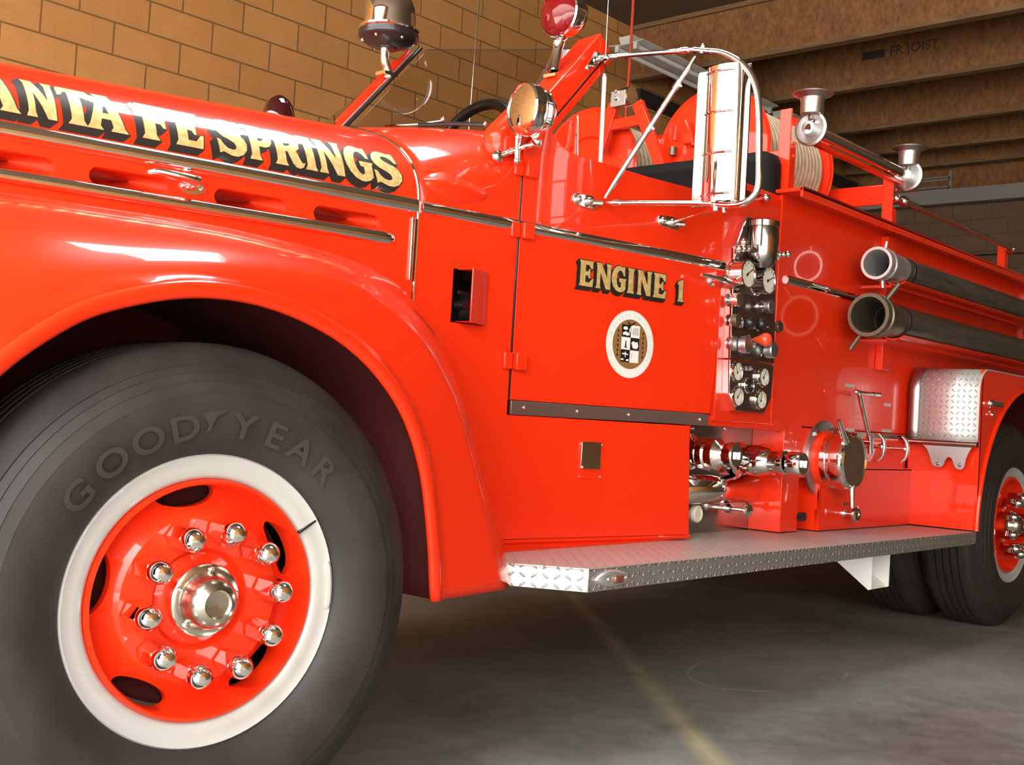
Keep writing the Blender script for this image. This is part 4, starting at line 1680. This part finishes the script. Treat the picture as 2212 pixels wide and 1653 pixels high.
# hose troughs: upright straps with shelves
for x in (4.92, 6.9):
    MB().span((x, PY - .035, 1.20), (x + .09, PY, 1.80)).build('hose_strap', RED, body, 30, .004)
c = onY(1887, 487, 2.28)
mb = MB().span((4.90, 2.30, 1.83), (5.16, 2.5, 1.93))
mb.build('bed_box', RED, T, 30, .004)
cu_, cl_ = onY(1893, 568, 2.046), onY(1875, 680, 2.046)
RU, RL = .056, .068
for nm, z, r in (('hose_shelf', cu_.z, RU), ('hose_shelf', cl_.z, RL)):
    mb = MB()
    pts = []
    for k in range(9):
        a = radians(232 + 76 * k / 8)
        pts.append((4.75, 2.046 + (r + .006) * cos(a), z + (r + .006) * sin(a)))
    for k in range(9):
        a = radians(308 - 76 * k / 8)
        pts.append((4.75, 2.046 + (r + .012) * cos(a), z + (r + .012) * sin(a)))
    mb.prism(pts, (3.25, 0, 0))
    mb.span((4.75, 2.046 + r * .4, z - r - .02), (8, PY, z - r - .008))
    mb.build(nm, RED, body, 40)


# ---- suction hoses lying in the troughs (they lift out)
def suction(c, r, rc, metal, x0, lugs, lab):
    root = thing(empty('suction_hose', (x0, c.y, c.z)), lab, 'hose', 'suction hoses on the side of the truck')
    mb = MB().lathe((x0, c.y, c.z), (1, 0, 0), [(0, 1.4), (r * .86, 1.4), (r * .86, .2), (r, .2), (r, 1.5), (r, 8 - x0), (0, 8 - x0)], 40)
    mb.build('hose_body', HOSEBLK, root)
    mb = MB().lathe((x0, c.y, c.z), (1, 0, 0), [(r * .86, .22), (rc * .76, .08), (rc * .78, .012), (rc * .81, 0), (rc * .97, 0), (rc, .006), (rc, .03), (rc * .93, .034), (rc * .93, .045),
                                                   (rc * 1.0, .05), (rc * .98, .085), (rc * .90, .10), (r * 1.06, .16), (r * 1.03, .22)], 48)
    cp = mb.build('coupling', metal, root, 30)
    for a, l in lugs:
        v = Vector((0, cos(a), sin(a)))
        b = Vector((x0 + .055, c.y, c.z)) + v * rc * .9
        MB().tube([b, b + v * l], [.0075 + .06 * max(l - .04, 0), .0065 + .08 * max(l - .04, 0)], 12).build('coupling_lug', metal, cp)
    # strap
    MB().lathe((x0 + .27, c.y, c.z), (1, 0, 0), [(r + .004, -.012), (r + .004, .012)], 40).build('hose_band', BLACK, root, 30, 0, .003)
    return root


suction(cu_, RU, .070, CASTAL, cu_.x, ((radians(100), .035), (radians(265), .035)), 'upper black suction hose with pale silver coupling, along the truck side')
suction(cl_, RL, .092, BRASS, cl_.x, ((radians(128), .085), (radians(305), .085)), 'lower black suction hose with dull bronze coupling and two long lugs')

# ---- gauge panel
GY = 2.172
gp = empty('pump_panel', (3.83, GY, 1.35), T)


def G(px, py, off=0):
    return onY(px, py, GY - off)


up_ = [G(1613, 468), G(1660, 479), G(1676, 545), G(1673, 787), G(1576, 774), G(1586, 535)]
lo_ = [G(1576, 777), G(1672, 790), G(1666, 860), G(1650, 893), G(1588, 887), G(1574, 850)]
mb = MB().prism([(p.x, GY, p.z) for p in up_], (0, .028, 0))
mb.build('upper_plate', BROWNPL, gp, 30, .002)
mb = MB().prism([(p.x, GY, p.z) for p in lo_], (0, .028, 0))
mb.build('lower_plate', BROWNPL, gp, 30, .002)
mb = MB()
for a, b in ((up_[4], up_[5]), (up_[5], up_[0]), (lo_[5], lo_[0]), (lo_[4], lo_[5])):
    a, b = Vector((a.x, GY + .011, a.z)), Vector((b.x, GY + .011, b.z))
    d = (b - a)
    q = d.normalized().cross(Vector((0, 1, 0)))
    mb.box((a + b) / 2, (d.length, .030, .007), d.normalized(), (0, 1, 0), q)
mb.build('panel_rim', CHROME, gp, 30, .001)
OUT = Vector((0, -1, 0))


def gauge(px, py, r, depth, name='gauge', dial=True, ang=.6):
    """px, py is the middle of the dial face"""
    c = G(px, py, depth)
    b = Vector((c.x, GY, c.z))
    o = MB().lathe(b, OUT, [(r * 1.12, 0), (r * 1.12, .006), (r * 1.02, .010), (r * 1.0, depth - .008), (r * 1.06, depth - .006), (r * 1.06, depth + .003), (r * .93, depth + .004), (r * .90, depth - .001)], 40).build(name, CHROME, gp, 30)
    MB().lathe(b, OUT, [(r * .92, depth - .002), (0, depth - .002)], 36).build('dial', DIAL if dial else BLACK, o)
    if dial:
        mb = MB()
        v = Vector((cos(ang), 0, sin(ang)))
        w = v.cross(OUT)
        cc = b + OUT * (depth + .0005)
        mb.box(cc + v * r * .28, (r * 1.0, .001, r * .07), v, OUT, w)
        mb.box(cc - v * r * .1, (r * .22, .001, r * .2), v, OUT, w)
        for k in range(9):
            a = radians(-40 + 260 * k / 8)
            t = Vector((cos(a), 0, sin(a)))
            mb.box(cc + t * r * .78, (r * .16, .0008, r * .04), t, OUT, t.cross(OUT))
        mb.build('needle', LETBLACK, o)
    return o


gauge(1616, 592, .050, .055)
gauge(1660, 606, .050, .055, ang=.4)
gauge(1593, 803, .034, .012, ang=2.0)
gauge(1650, 815, .034, .012, ang=1.0)
gauge(1594, 857, .034, .012, ang=.9)
gauge(1644, 864, .034, .012, ang=1.4)
gauge(1621, 833, .026, .016, dial=False)


def knob(px, py, r, l, m, name='knob', stem=.4, prof=None, base=True):
    """px, py is the outer end of the knob"""
    c = G(px, py, l)
    b = Vector((c.x, GY, c.z))
    mb = MB()
    if base:
        mb.lathe(b, OUT, [(r * .9, 0), (r * .9, .006), (r * .45, .010), (r * stem, .012), (r * stem, l * .6)], 24)
        mb.build('knob_stem', CHROME, gp, 30)
        mb = MB()
    mb.lathe(b, OUT, prof or [(0, l * .5), (r * .8, l * .5), (r, l * .56), (r, l * .94), (r * .88, l), (0, l)], 28)
    return mb.build(name, m, gp, 30)


knob(1599, 648, .026, .05, CHROME, 'petcock')
knob(1668, 662, .026, .05, DULL, 'petcock')
knob(1596, 692, .024, .045, BRASS, 'petcock')
ballp = lambda r, l: [(0, l - 2 * r)] + [(r * sin(pi * k / 10), l - r - r * cos(pi * k / 10)) for k in range(1, 10)] + [(0, l)]
knob(1632, 697, .022, .065, BLACK, 'black_knob', .4, ballp(.024, .065))
knob(1657, 700, .022, .065, BLACK, 'black_knob', .4, ballp(.024, .065))
knob(1686, 706, .018, .10, BROWNPL, 'pull_knob', .25, [(0, .085), (.020, .085), (.022, .09), (.022, .098), (.018, .102), (0, .102)])
knob(1618, 745, .032, .06, DULL, 'ribbed_knob', .5)
knob(1590, 742, .026, .03, DULL, 'ribbed_knob', .5)
knob(1674, 757, .030, .07, DULL, 'ribbed_knob', .5)
knob(1640, 752, .026, .03, DULL, 'ribbed_knob', .5)
knob(1660, 734, .024, .09, KNOBRED, 'red_knob', .4, [(.010, .035), (.014, .05), (.024, .070), (.026, .082), (.020, .094), (.010, .100), (0, .101)])
# relief valve: chrome dome body with a crossbar of small handles
c = G(1640, 530, .03)
mb = MB()
b = Vector((c.x, GY, c.z - .002))
mb.lathe(b + Vector((0, -.045, -.085)), (0, 0, 1), [(0, 0), (.03, .0), (.046, .018), (.055, .045), (.058, .08), (.058, .12), (.054, .15), (.058, .152), (.058, .172), (.046, .178), (0, .18)], 40)
rv = mb.build('relief_valve', STEEL, gp, 40)
mb = MB()
mb.tube([G(1603, 535, .05), G(1622, 537, .05), G(1630, 540, .05)], .012, 12)
for px in (1597, 1607, 1617):
    mb.ball(G(px, 537, .055), .013, 12)
mb.ball(G(1607, 523, .05), .015, 12)
mb.build('valve_tap', CHROME, rv)
mb = MB()
mb.tube([G(1668, 519, .06), G(1673, 545, .07), G(1680, 549, .08), G(1702, 549, .10)], .006, 10)
for px, py, r, o in ((1668, 519, .016, .06), (1674, 549, .018, .07), (1684, 550, .011, .09), (1693, 550, .009, .10), (1702, 549, .013, .10)):
    mb.ball(G(px, py, o), r, 14)
mb.build('valve_handle', CHROME, rv)
mb = MB()
for px in (1660, 1669, 1680):
    mb.ball(G(px, 558, .03), .010, 10)
mb.ball(G(1659, 492, .005), .010, 10)
for px in (1601, 1611, 1620):
    mb.ball(G(px, 796, .02), .009, 10)
mb.tube([G(1600, 796, .02), G(1625, 795, .02)], .006, 8)
mb.build('panel_fittings', CHROME, gp)

# ---- pump recess with two outlets
RY = 2.34
rc_ = empty('pump_recess', (3.8, RY, .7), T)
mb = MB()
mb.span((3.46, RY, .50), (4.13, RY + .006, .93))
mb.build('back_panel', STEEL, rc_)
mb = MB().span((4.118, PY, .505), (4.124, RY, .925))
mb.span((4.12, PY - .001, .505), (4.26, PY + .01, .93))
mb.span((4.254, PY, .505), (4.26, 2.30, .75))
mb.span((4.26, 2.288, .505), (4.40, 2.30, .75))
mb.build('pier', RED, rc_, 30, .0015)
MB().span((3.46, PY + .01, .925), (4.12, RY, .935)).build('recess_top', RED, rc_)
MB().span((3.474, 2.225, .505), (3.48, RY, .925)).build('recess_side', RED, rc_)
mb = MB()
n = 16
mb.grid([[Vector((x, RY - .055 * sin(pi * k / n) - .004, .665 - .055 * cos(pi * k / n))) for k in range(n + 1)] for x in (3.48, 4.117)])
mb.build('curved_apron', CHROME, rc_, 60, 0, .003)
mb = MB()
for px in (1497, 1567, 1630):
    c = onY(px, 925, RY - .004)
    mb.ball((c.x, RY - .001, c.z), .008, 10)
mb.build('panel_bolts', CHROME, rc_)


def outlet(px, py, ycap, prof, lab):
    c = onY(px, py, ycap)
    o = empty('pump_outlet', (c.x, RY, c.z), T)
    b = Vector((c.x, RY, c.z))
    L = RY - ycap
    MB().lathe(b, OUT, [(r, h * L) for r, h in prof], 48).build('outlet_pipe', CHROME, o, 30)
    rr = prof[-1][0]
    MB().lathe(b, OUT, [(rr * 1.15, L * .80), (rr * 1.2, L * .84), (rr * 1.2, L * .97), (rr * 1.08, L * 1.0), (0, L * 1.0)], 40).build('outlet_cap', CHROME, o, 30)
    mb = MB()
    mb.box(b + OUT * (L + .008), (.010, .016, .03))
    mb.build('cap_lug', CHROME, o, 30, .003)
    return o


outlet(1592, 985, 2.135, [(.070, 0), (.070, .05), (.048, .10), (.046, .24), (.055, .26), (.060, .30), (.060, .42), (.055, .46), (.055, .5), (.058, .52), (.058, .62), (.044, .70), (.038, .8)], '')
outlet(1736, 1003, 2.05, [(.066, 0), (.066, .05), (.048, .08), (.048, .18), (.058, .20), (.060, .24), (.060, .38), (.055, .42), (.050, .50), (.042, .54), (.042, .66), (.046, .68), (.046, .74), (.038, .76)], '')
# little valve above the second outlet, drain gauge and knob below
c = onY(1690, 955, RY - .06)
mb = MB().lathe((c.x, c.y, c.z - .05), (0, 0, 1), [(0, 0), (.022, .0), (.022, .018), (.013, .022), (.013, .05), (.020, .055), (.020, .075), (.010, .08), (.010, .10), (0, .10)], 24)
mb.build('bleeder_valve', CHROME, rc_, 30)
c = onY(1509, 1111, RY - .012)
MB().lathe((c.x, RY, c.z), OUT, [(.032, 0), (.032, .010), (.026, .014), (.024, .010), (0, .010)], 32).build('drain_dial', DIAL, rc_, 30)
c = onY(1618, 1103, 2.25)
mb = MB().cyl((c.x, RY, c.z), (c.x, 2.25, c.z), .007, 12)
mb.lathe((c.x, RY, c.z), OUT, [(.018, 0), (.018, .012), (.008, .016)], 20)
mb.lathe((c.x, 2.262, c.z), OUT, [(0, 0), (.020, 0), (.030, .004), (.030, .010), (.022, .016), (0, .018)], 28)
mb.build('drain_knob', CHROME, rc_, 30)
c = onY(1730, 1117, PY - .002)
MB().prism([(c.x + u, PY - .0012, c.z + v) for u, v in slot2d(-.035, .05, 0, .018)], (0, -.001, 0)).build('pier_slot', BLACK, rc_)

# ---- box below the suction inlet, and the side of the rear locker
mb = MB()
mb.span((4.39, 2.17, .505), (5.31, 2.19, .76))
mb.span((4.39, 2.17, .505), (4.396, 2.30, .76))
mb.span((4.39, 2.17, .755), (5.31, 2.22, .765))
mb.build('lower_box', RED, T, 30, .003)
c = onY(1854, 1112, 2.10)
kb = MB().cyl((c.x, 2.17, c.z), (c.x, 2.11, c.z), .007, 12)
kb.lathe((c.x, 2.17, c.z), OUT, [(.016, 0), (.016, .006), (.010, .016), (0, .018)], 20)
kb.build('drain_stem', CHROME, T)
MB().lathe((c.x, 2.118, c.z), OUT, [(0, 0), (.030, 0), (.034, .004), (.034, .012), (.026, .017), (.014, .017), (.012, .013), (0, .013)], 32).build('drain_wheel', CHROME, T, 30)

# ---- suction inlet
c = onY(1775, 992, PY)
si_ = empty('suction_inlet', c, T)
b = Vector((c.x, PY, c.z))
MB().lathe(b, OUT, [(.160, .000), (.160, .008), (.156, .010), (.118, .012)], 64).build('flange_plate', DULL, si_, 30)
mb = MB()
for a in (130, 250, 300, 60):
    q = b + Vector((cos(radians(a)), 0, sin(radians(a)))) * .138 + OUT * .010
    mb.cyl(q, q + OUT * .012, .014, 6)
mb.build('flange_bolts', CHROME, si_, 20)
MB().lathe(b, OUT, [(.118, .010), (.118, .040), (.112, .042)], 56).build('inlet_neck', RED, si_, 30)
mb = MB().lathe(b, OUT, [(.112, .040), (.116, .044), (.116, .066), (.106, .070), (.106, .080), (.118, .084), (.120, .092), (.120, .130), (.112, .140)], 64)
cap = mb.build('inlet_collar', CHROME, si_, 30)
MB().lathe(b, OUT, [(.116, .125), (.114, .142), (.106, .148), (.100, .142), (.06, .138), (0, .136)], 56).build('inlet_cap', CHROME, si_, 30)
f = b + OUT * .128
for (px, py) in ((1812, 908), (1841, 1098)):
    e = onY(px, py, f.y - .02)
    v = (e - f)
    st = f + v.normalized() * .105
    MB().tube([st, e.lerp(st, .5), e], [.016, .011, .0095], 14).build('cap_handle', CHROME, si_)
mb = MB()
mb.box(f + Vector((-.05, .01, .112)), (.035, .022, .022))
mb.box(f + Vector((.045, .01, .108)), (.022, .022, .022))
mb.build('cap_lug', CHROME, si_, 30, .004)

# ---- levers and pulls beside the inlet
LV = 2.13
lv = empty('control_lever', onY(1876, 955, LV), T)
mb = MB()
mb.tube([onY(1856, 852, LV), onY(1878, 948, LV)], [.011, .009], 12)
mb.build('lever_arm', CHROME, lv)
mb = MB().tube([onY(1850, 847, LV), onY(1875, 851, LV), onY(1900, 854, LV)], [.008, .009, .011], 12)
for px, py in ((1850, 847), (1885, 852), (1899, 854)):
    mb.ball(onY(px, py, LV), .012, 12)
mb.build('lever_grip', CHROME, lv)
e = onY(1878, 955, LV)
mb = MB().cyl((e.x, PY, e.z), (e.x, LV - .01, e.z), .013, 16)
mb.tube([onY(1878, 940, LV), onY(1880, 980, LV)], [.016, .012], 14)
mb.build('lever_pivot', CHROME, lv)
for px, py, y in ((1905, 965, 2.115), (1955, 970, 2.10)):
    c = onY(px, py, y)
    pr = empty('pull_handle', c, T)
    MB().cyl((c.x, PY, c.z), (c.x, y, c.z), .008, 12).build('pull_rod', CHROME, pr)
    mb = MB().tube(spline([c + Vector((0, .015, .055)), c + Vector((0, -.004, .035)), c + Vector((0, -.010, 0)), c + Vector((0, -.004, -.04)), c + Vector((0, .015, -.062))], 5), [.006 + .003 * sin(pi * k / 20) for k in range(21)], 12)
    mb.ball(c, .016, 12)
    mb.build('pull_grip', CHROME, pr)
    MB().lathe((c.x, PY, c.z), OUT, [(.022, 0), (.022, .006), (.012, .010)], 20).build('pull_base', CHROME, pr)
c = onY(1905, 948, PY)
MB().box((c.x, PY - .004, c.z + .012), (.5, .008, .016)).build('rod_rail', STEEL, body)
mb = MB()
for px, py in ((1973, 981), (1982, 982)):
    mb.ball(onY(px, py, 2.19), .011, 12)
mb.build('acorn_nuts', CHROME, T)
for px, py, w in ((1836, 833, .09), (1917, 875, .07), (1915, 931, .10), (1836, 929, .08)):
    c = onY(px, py, PY)
    MB().box((c.x, PY - .001, c.z), (w, .002, .014)).build('name_plate', SILVER, body)
c = onY(1827, 1089, 2.17)
MB().box((c.x, 2.169, c.z), (.06, .002, .012)).build('name_plate', BRASS, T)

# ---- rear locker with its tread-plate shield
FY = 1.862
mb = MB()
mb.prism([(5.31, FY, .505), (5.31, 2.19, .505), (5.31, 2.19, 1.2), (5.31, FY, 1.2)], (.012, 0, 0))
mb.build('locker_front', RED, T, 30, .001)
# rear wing plate with the wheel arch cut out
AR, AC = .675, Vector((5.985, FY, .505))
pts = [(5.312, .505)]
for k in range(41):
    a = radians(180 - 180 * k / 40)
    pts.append((AC.x + AR * cos(a), AC.z + AR * sin(a)))
pts += [(8.0, .505), (8.0, 1.235), (5.31, 1.235)]
mb = MB()
mb.prism([(x, FY, z) for x, z in pts[:1] + pts[1:]], (0, .010, 0))
rwing = mb.build('rear_fender', RED, T, 30, .001)
mb = MB().tube([(AC.x + (AR + .0) * cos(radians(180 - 3 * k)), FY - .002, AC.z + AR * sin(radians(180 - 3 * k))) for k in range(61)], .012, 10)
mb.build('arch_bead', RED, rwing)
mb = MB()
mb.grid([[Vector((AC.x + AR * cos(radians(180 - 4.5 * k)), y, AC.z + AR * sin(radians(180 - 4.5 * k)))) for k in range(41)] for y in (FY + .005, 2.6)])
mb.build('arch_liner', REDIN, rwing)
MB().span((5.4, FY, 1.228), (8, PY, 1.236)).build('fender_top', RED, rwing)
# shield
sh = empty('tread_shield', (5.28, 2.0, 1.05), T)
prof = [(5.268, .893)] + [(5.268, .95 + .18 * k / 5) for k in range(6)]
for k in range(1, 13):
    a = pi / 2 * k / 12
    prof.append((5.268 + .11 - .11 * cos(a), 1.13 + .11 * sin(a)))
prof.append((8.0, 1.241))
mb = MB().grid([[Vector((x, y, z)) for x, z in prof] for y in (FY - .006, 2.13)])
mb.build('shield_plate', TREADYZ, sh, 60, 0, .005)
mb = MB().grid([[Vector((x - .004, y, z + (.003 if z > 1.2 else 0))) for x, z in prof] for y in (2.13, 2.178)])
mb.build('shield_edging', DULL, sh, 60, 0, .004)
mb = MB().tube([(5.26, FY - .008, .893), (5.26, 2.185, .893)], .014, 14)
mb.build('shield_lip', STEEL, sh)
# scalloped hanger below the shield
hx = 5.262
cpts = [(2.125, .89), (2.09, .87), (2.072, .84), (2.058, .80), (2.045, .786), (2.022, .782), (2.005, .790), (1.996, .815), (1.982, .830), (1.966, .822), (1.955, .795), (1.942, .780), (1.922, .778), (1.910, .790), (1.904, .825), (1.89, .86), (1.872, .89)]
mb = MB().prism([(hx, p.y, p.z) for p in spline([Vector((0, *q)) for q in cpts], 4)], (.012, 0, 0))
hb = mb.build('hanger_plate', DULL, sh, 30, .002)
mb = MB()
for y in (2.027, 1.928):
    mb.ball((hx - .002, y, .797), .008, 10)
mb.build('hanger_bolts', STEEL, hb)
c = onY(2140, 872, FY - .01)
mb = MB().tube([c, c + Vector((.13, 0, .0))], .016, 14)
mb.ball(c + Vector((-.012, 0, 0)), .020, 14)
mb.ball(c + Vector((.02, 0, -.05)), .012, 10)
mb.cyl(c + Vector((.02, .02, -.02)), c + Vector((.02, 0, -.05)), .006, 8)
mb.build('locker_latch', CHROME, rwing)

# ---- booster hose reels above the pump
RX0, RX1, RZ, RR = 4.36, 4.95, 2.125, .285
for ry, nm in ((2.75, 'near'), (3.45, 'far')):
    hr = empty('hose_reel', (4.65, ry, RZ), T)
    for x in (RX0, RX1):
        MB().lathe((x, ry, RZ), (1, 0, 0), [(0, -.012), (.05, -.012), (.055, .0), (.14, .004), (.15, -.006), (.24, -.006), (RR - .012, .0), (RR, -.006), (RR + .006, 0), (RR, .010), (RR - .02, .010), (0, .012)], 72).build('reel_flange', RED, hr, 30)
    mb = MB()
    nw = 17
    prof = []
    for k in range(nw):
        x0 = RX0 + .012 + (RX1 - RX0 - .024) * k / nw
        w = (RX1 - RX0 - .024) / nw
        for j in range(6):
            a = pi * j / 5
            prof.append((.226 + .021 * sin(a), x0 - RX0 + w / 2 - w / 2 * cos(a)))
    mb.lathe((RX0, ry, RZ), (1, 0, 0), prof, 72)
    mb.build('booster_hose', HOSETAN, hr, 25)
    MB().cyl((RX0 - .06, ry, RZ), (RX1 + .06, ry, RZ), .03, 16).build('reel_axle', RED, hr)
    if nm == 'near':
        mb = MB()
        c = onX(1470, 280, RX0 - .03)
        mb.tube([onX(1480, 262, RX0 - .03), onX(1492, 290, RX0 - .035), onX(1500, 315, RX0 - .03)], .014, 12)
        mb.box(onX(1490, 300, RX0 - .03), (.04, .05, .05))
        mb.tube([onX(1462, 270, RX0 - .03), onX(1457, 305, RX0 - .03)], [.006, .010], 10)
        mb.build('reel_gearbox', RED, hr, 30, .004)
        MB().tube([onX(1454, 318, RX0 - .03), onX(1453, 336, RX0 - .03)], .017, 14).build('swivel_joint', BRASS, hr)
    MB().span((RX0 - .05, ry - .3, 1.83), (RX1 + .05, ry + .3, 1.845)).build('reel_tray', RED, hr)

# A-frame with the hose roller guide between the reels
AX = 4.30
af = empty('roller_frame', (AX, YC, 2.3), T)


def bar(mb, a, b, w, t=.02):
    a, b = Vector(a), Vector(b)
    d = (b - a).normalized()
    n = Vector((1, 0, 0))
    mb.box((a + b) / 2, ((b - a).length, w, t), d, n.cross(d), n)


mb = MB()
bar(mb, onX(1378, 222, AX), onX(1446, 408, AX), .055, .03)
mb.build('frame_leg', RED, af, 30, .003)
mb = MB()
bar(mb, onX(1328, 225, AX), onX(1296, 330, AX), .055, .03)
mb.build('frame_leg', RED, af, 30, .003)
mb = MB()
bar(mb, onX(1300, 276, AX + .006), onX(1396, 257, AX + .006), .05, .026)
mb.build('frame_crossbar', RED, af, 30, .003)
mb = MB()
mb.prism([onX(px, py, AX - .045) for px, py in ((1320, 198), (1351, 193), (1350, 226), (1317, 233))], (.016, 0, 0))
rg = mb.build('roller_guide', DULL, af, 30, .003)
mb = MB()
for px, py in ((1331, 197), (1331, 213)):
    mb.ball(onX(px, py, AX - .047), .010, 10)
mb.build('guide_bolts', CHROME, rg)
a, b = onX(1355, 212, AX - .02), onX(1362, 210, AX)
mb = MB().cyl(onX(1348, 211, AX), onX(1366, 207, AX), .045, 24)
mb.build('guide_roller', CHROME, rg, 30)

# ---- handrail with two nozzle holders
hrY = 2.15
hrl = empty('handrail', onY(1750, 280, hrY), T)
h0, h1 = onY(1752, 284, hrY), onY(1962, 376, hrY)
hz = (h0.z + h1.z) / 2
h0.z = h1.z = hz
MB().tube([h0, h1], .023, 20).build('rail_tube', CHROME, hrl)
MB().span((h0.x + .02, hrY + .02, hz - .040), (h1.x, hrY + .045, hz - .022)).build('rail_flat', RED, hrl)


def horn(c, nm):
    """upright flared cup standing on a round disc"""
    o = empty('nozzle_holder', c, hrl)
    return o


for (h, ux, uy) in ((h0, 1748, 222), (h1, 1957, 336)):
    cap_ = onY(ux, uy, hrY)
    base = Vector((h.x, hrY, cap_.z))
    sc_ = 1.0
    MB().lathe((h.x, hrY, hz), (-1, 0, 0), [(0, -.012), (.062, -.012), (.068, -.004), (.068, .006), (.058, .010), (.030, .004), (.026, .03), (0, .032)], 40).build('holder_disc', DULL, hrl, 30)
    MB().lathe((h.x, hrY, cap_.z), (0, 0, 1), [(0, -.044), (.040, -.044), (.045, -.040), (.046, .008), (.050, .022), (.062, .032), (.078, .038), (.080, .042), (.066, .041), (.046, .030), (.040, .015), (0, .012)], 44).build('nozzle_cup', DULL, hrl, 30)
    MB().tube([(h.x, hrY, hz), (h.x, hrY, cap_.z - .04)], .014, 12).build('cup_stem', BRASS, hrl)
MB().tube([(h0.x - .03, hrY, hz - .01), (h0.x - .005, hrY - .01, hz + .03)], .014, 10).build('elbow', CHROME, hrl)
# red posts carrying the handrail
for px, pt, pb_, y in ((1717, 236, 430, 2.19), (1935, 384, 505, 2.19)):
    t_, b_ = onY(px, pt, y), onY(px, pb_, y)
    mb = MB()
    mb.span((t_.x - .022, y, 1.83), (t_.x - .014, y + .05, t_.z))
    mb.span((t_.x - .022, y, 1.83), (t_.x + .026, y + .008, t_.z - .14))
    post = mb.build('rail_post', RED, T, 30, .002)
    mb = MB()
    for z in (1.98, 2.03):
        mb.ball((t_.x + .005, y - .002, z), .008, 10)
    mb.build('post_bolts', RED, post)
# red cross channels
q0, q1 = onX(1712, 312, 4.10), onX(1640, 327, 4.10)
mb = MB()
mb.span((4.09, 2.22, 1.93), (4.12, 2.48, 2.02))
mb.build('cross_channel', RED, T, 30, .004)
a, b = onX(1796, 440, 5.02), onX(1932, 418, 5.02)
mb = MB().span((5.02, 2.21, b.z - .045), (5.035, 2.62, b.z + .045))
mb.span((5.02, 2.21, b.z + .04), (5.06, 2.62, b.z + .047))
mb.span((5.0, 2.62, 1.83), (5.06, 2.66, b.z + .06))
mb.build('cross_channel', RED, T, 30, .004)
mb = MB()
mb.span((5.2, 2.3, 1.84), (5.5, 3.2, 1.90))
mb.build('bed_cover', VINYL, T, 30, .02)

# grab rail along the hose bed
g0, g1 = onY(1952, 442, 2.19), onY(2186, 532, 2.19)
zz = (g0.z + g1.z) / 2
gr = empty('grab_rail', g0, T)
MB().tube([(g0.x, 2.19, zz), (g1.x, 2.19, zz)], .014, 14).build('rail_tube', CHROME, gr)
for x in (g0.x, g1.x):
    mb = MB().ball((x, 2.19, zz), .026, 16)
    mb.cyl((x, 2.19, zz), (x, 2.24, zz), .012, 12)
    mb.build('rail_end', CHROME, gr)
MB().ball((g0.x - .09, 2.185, zz - .005), .020, 14).build('rail_bolt', CHROME, gr)
MB().span((g1.x - .02, 2.22, 1.83), (g1.x + .03, 2.26, zz + .03)).build('rail_post', RED, gr)
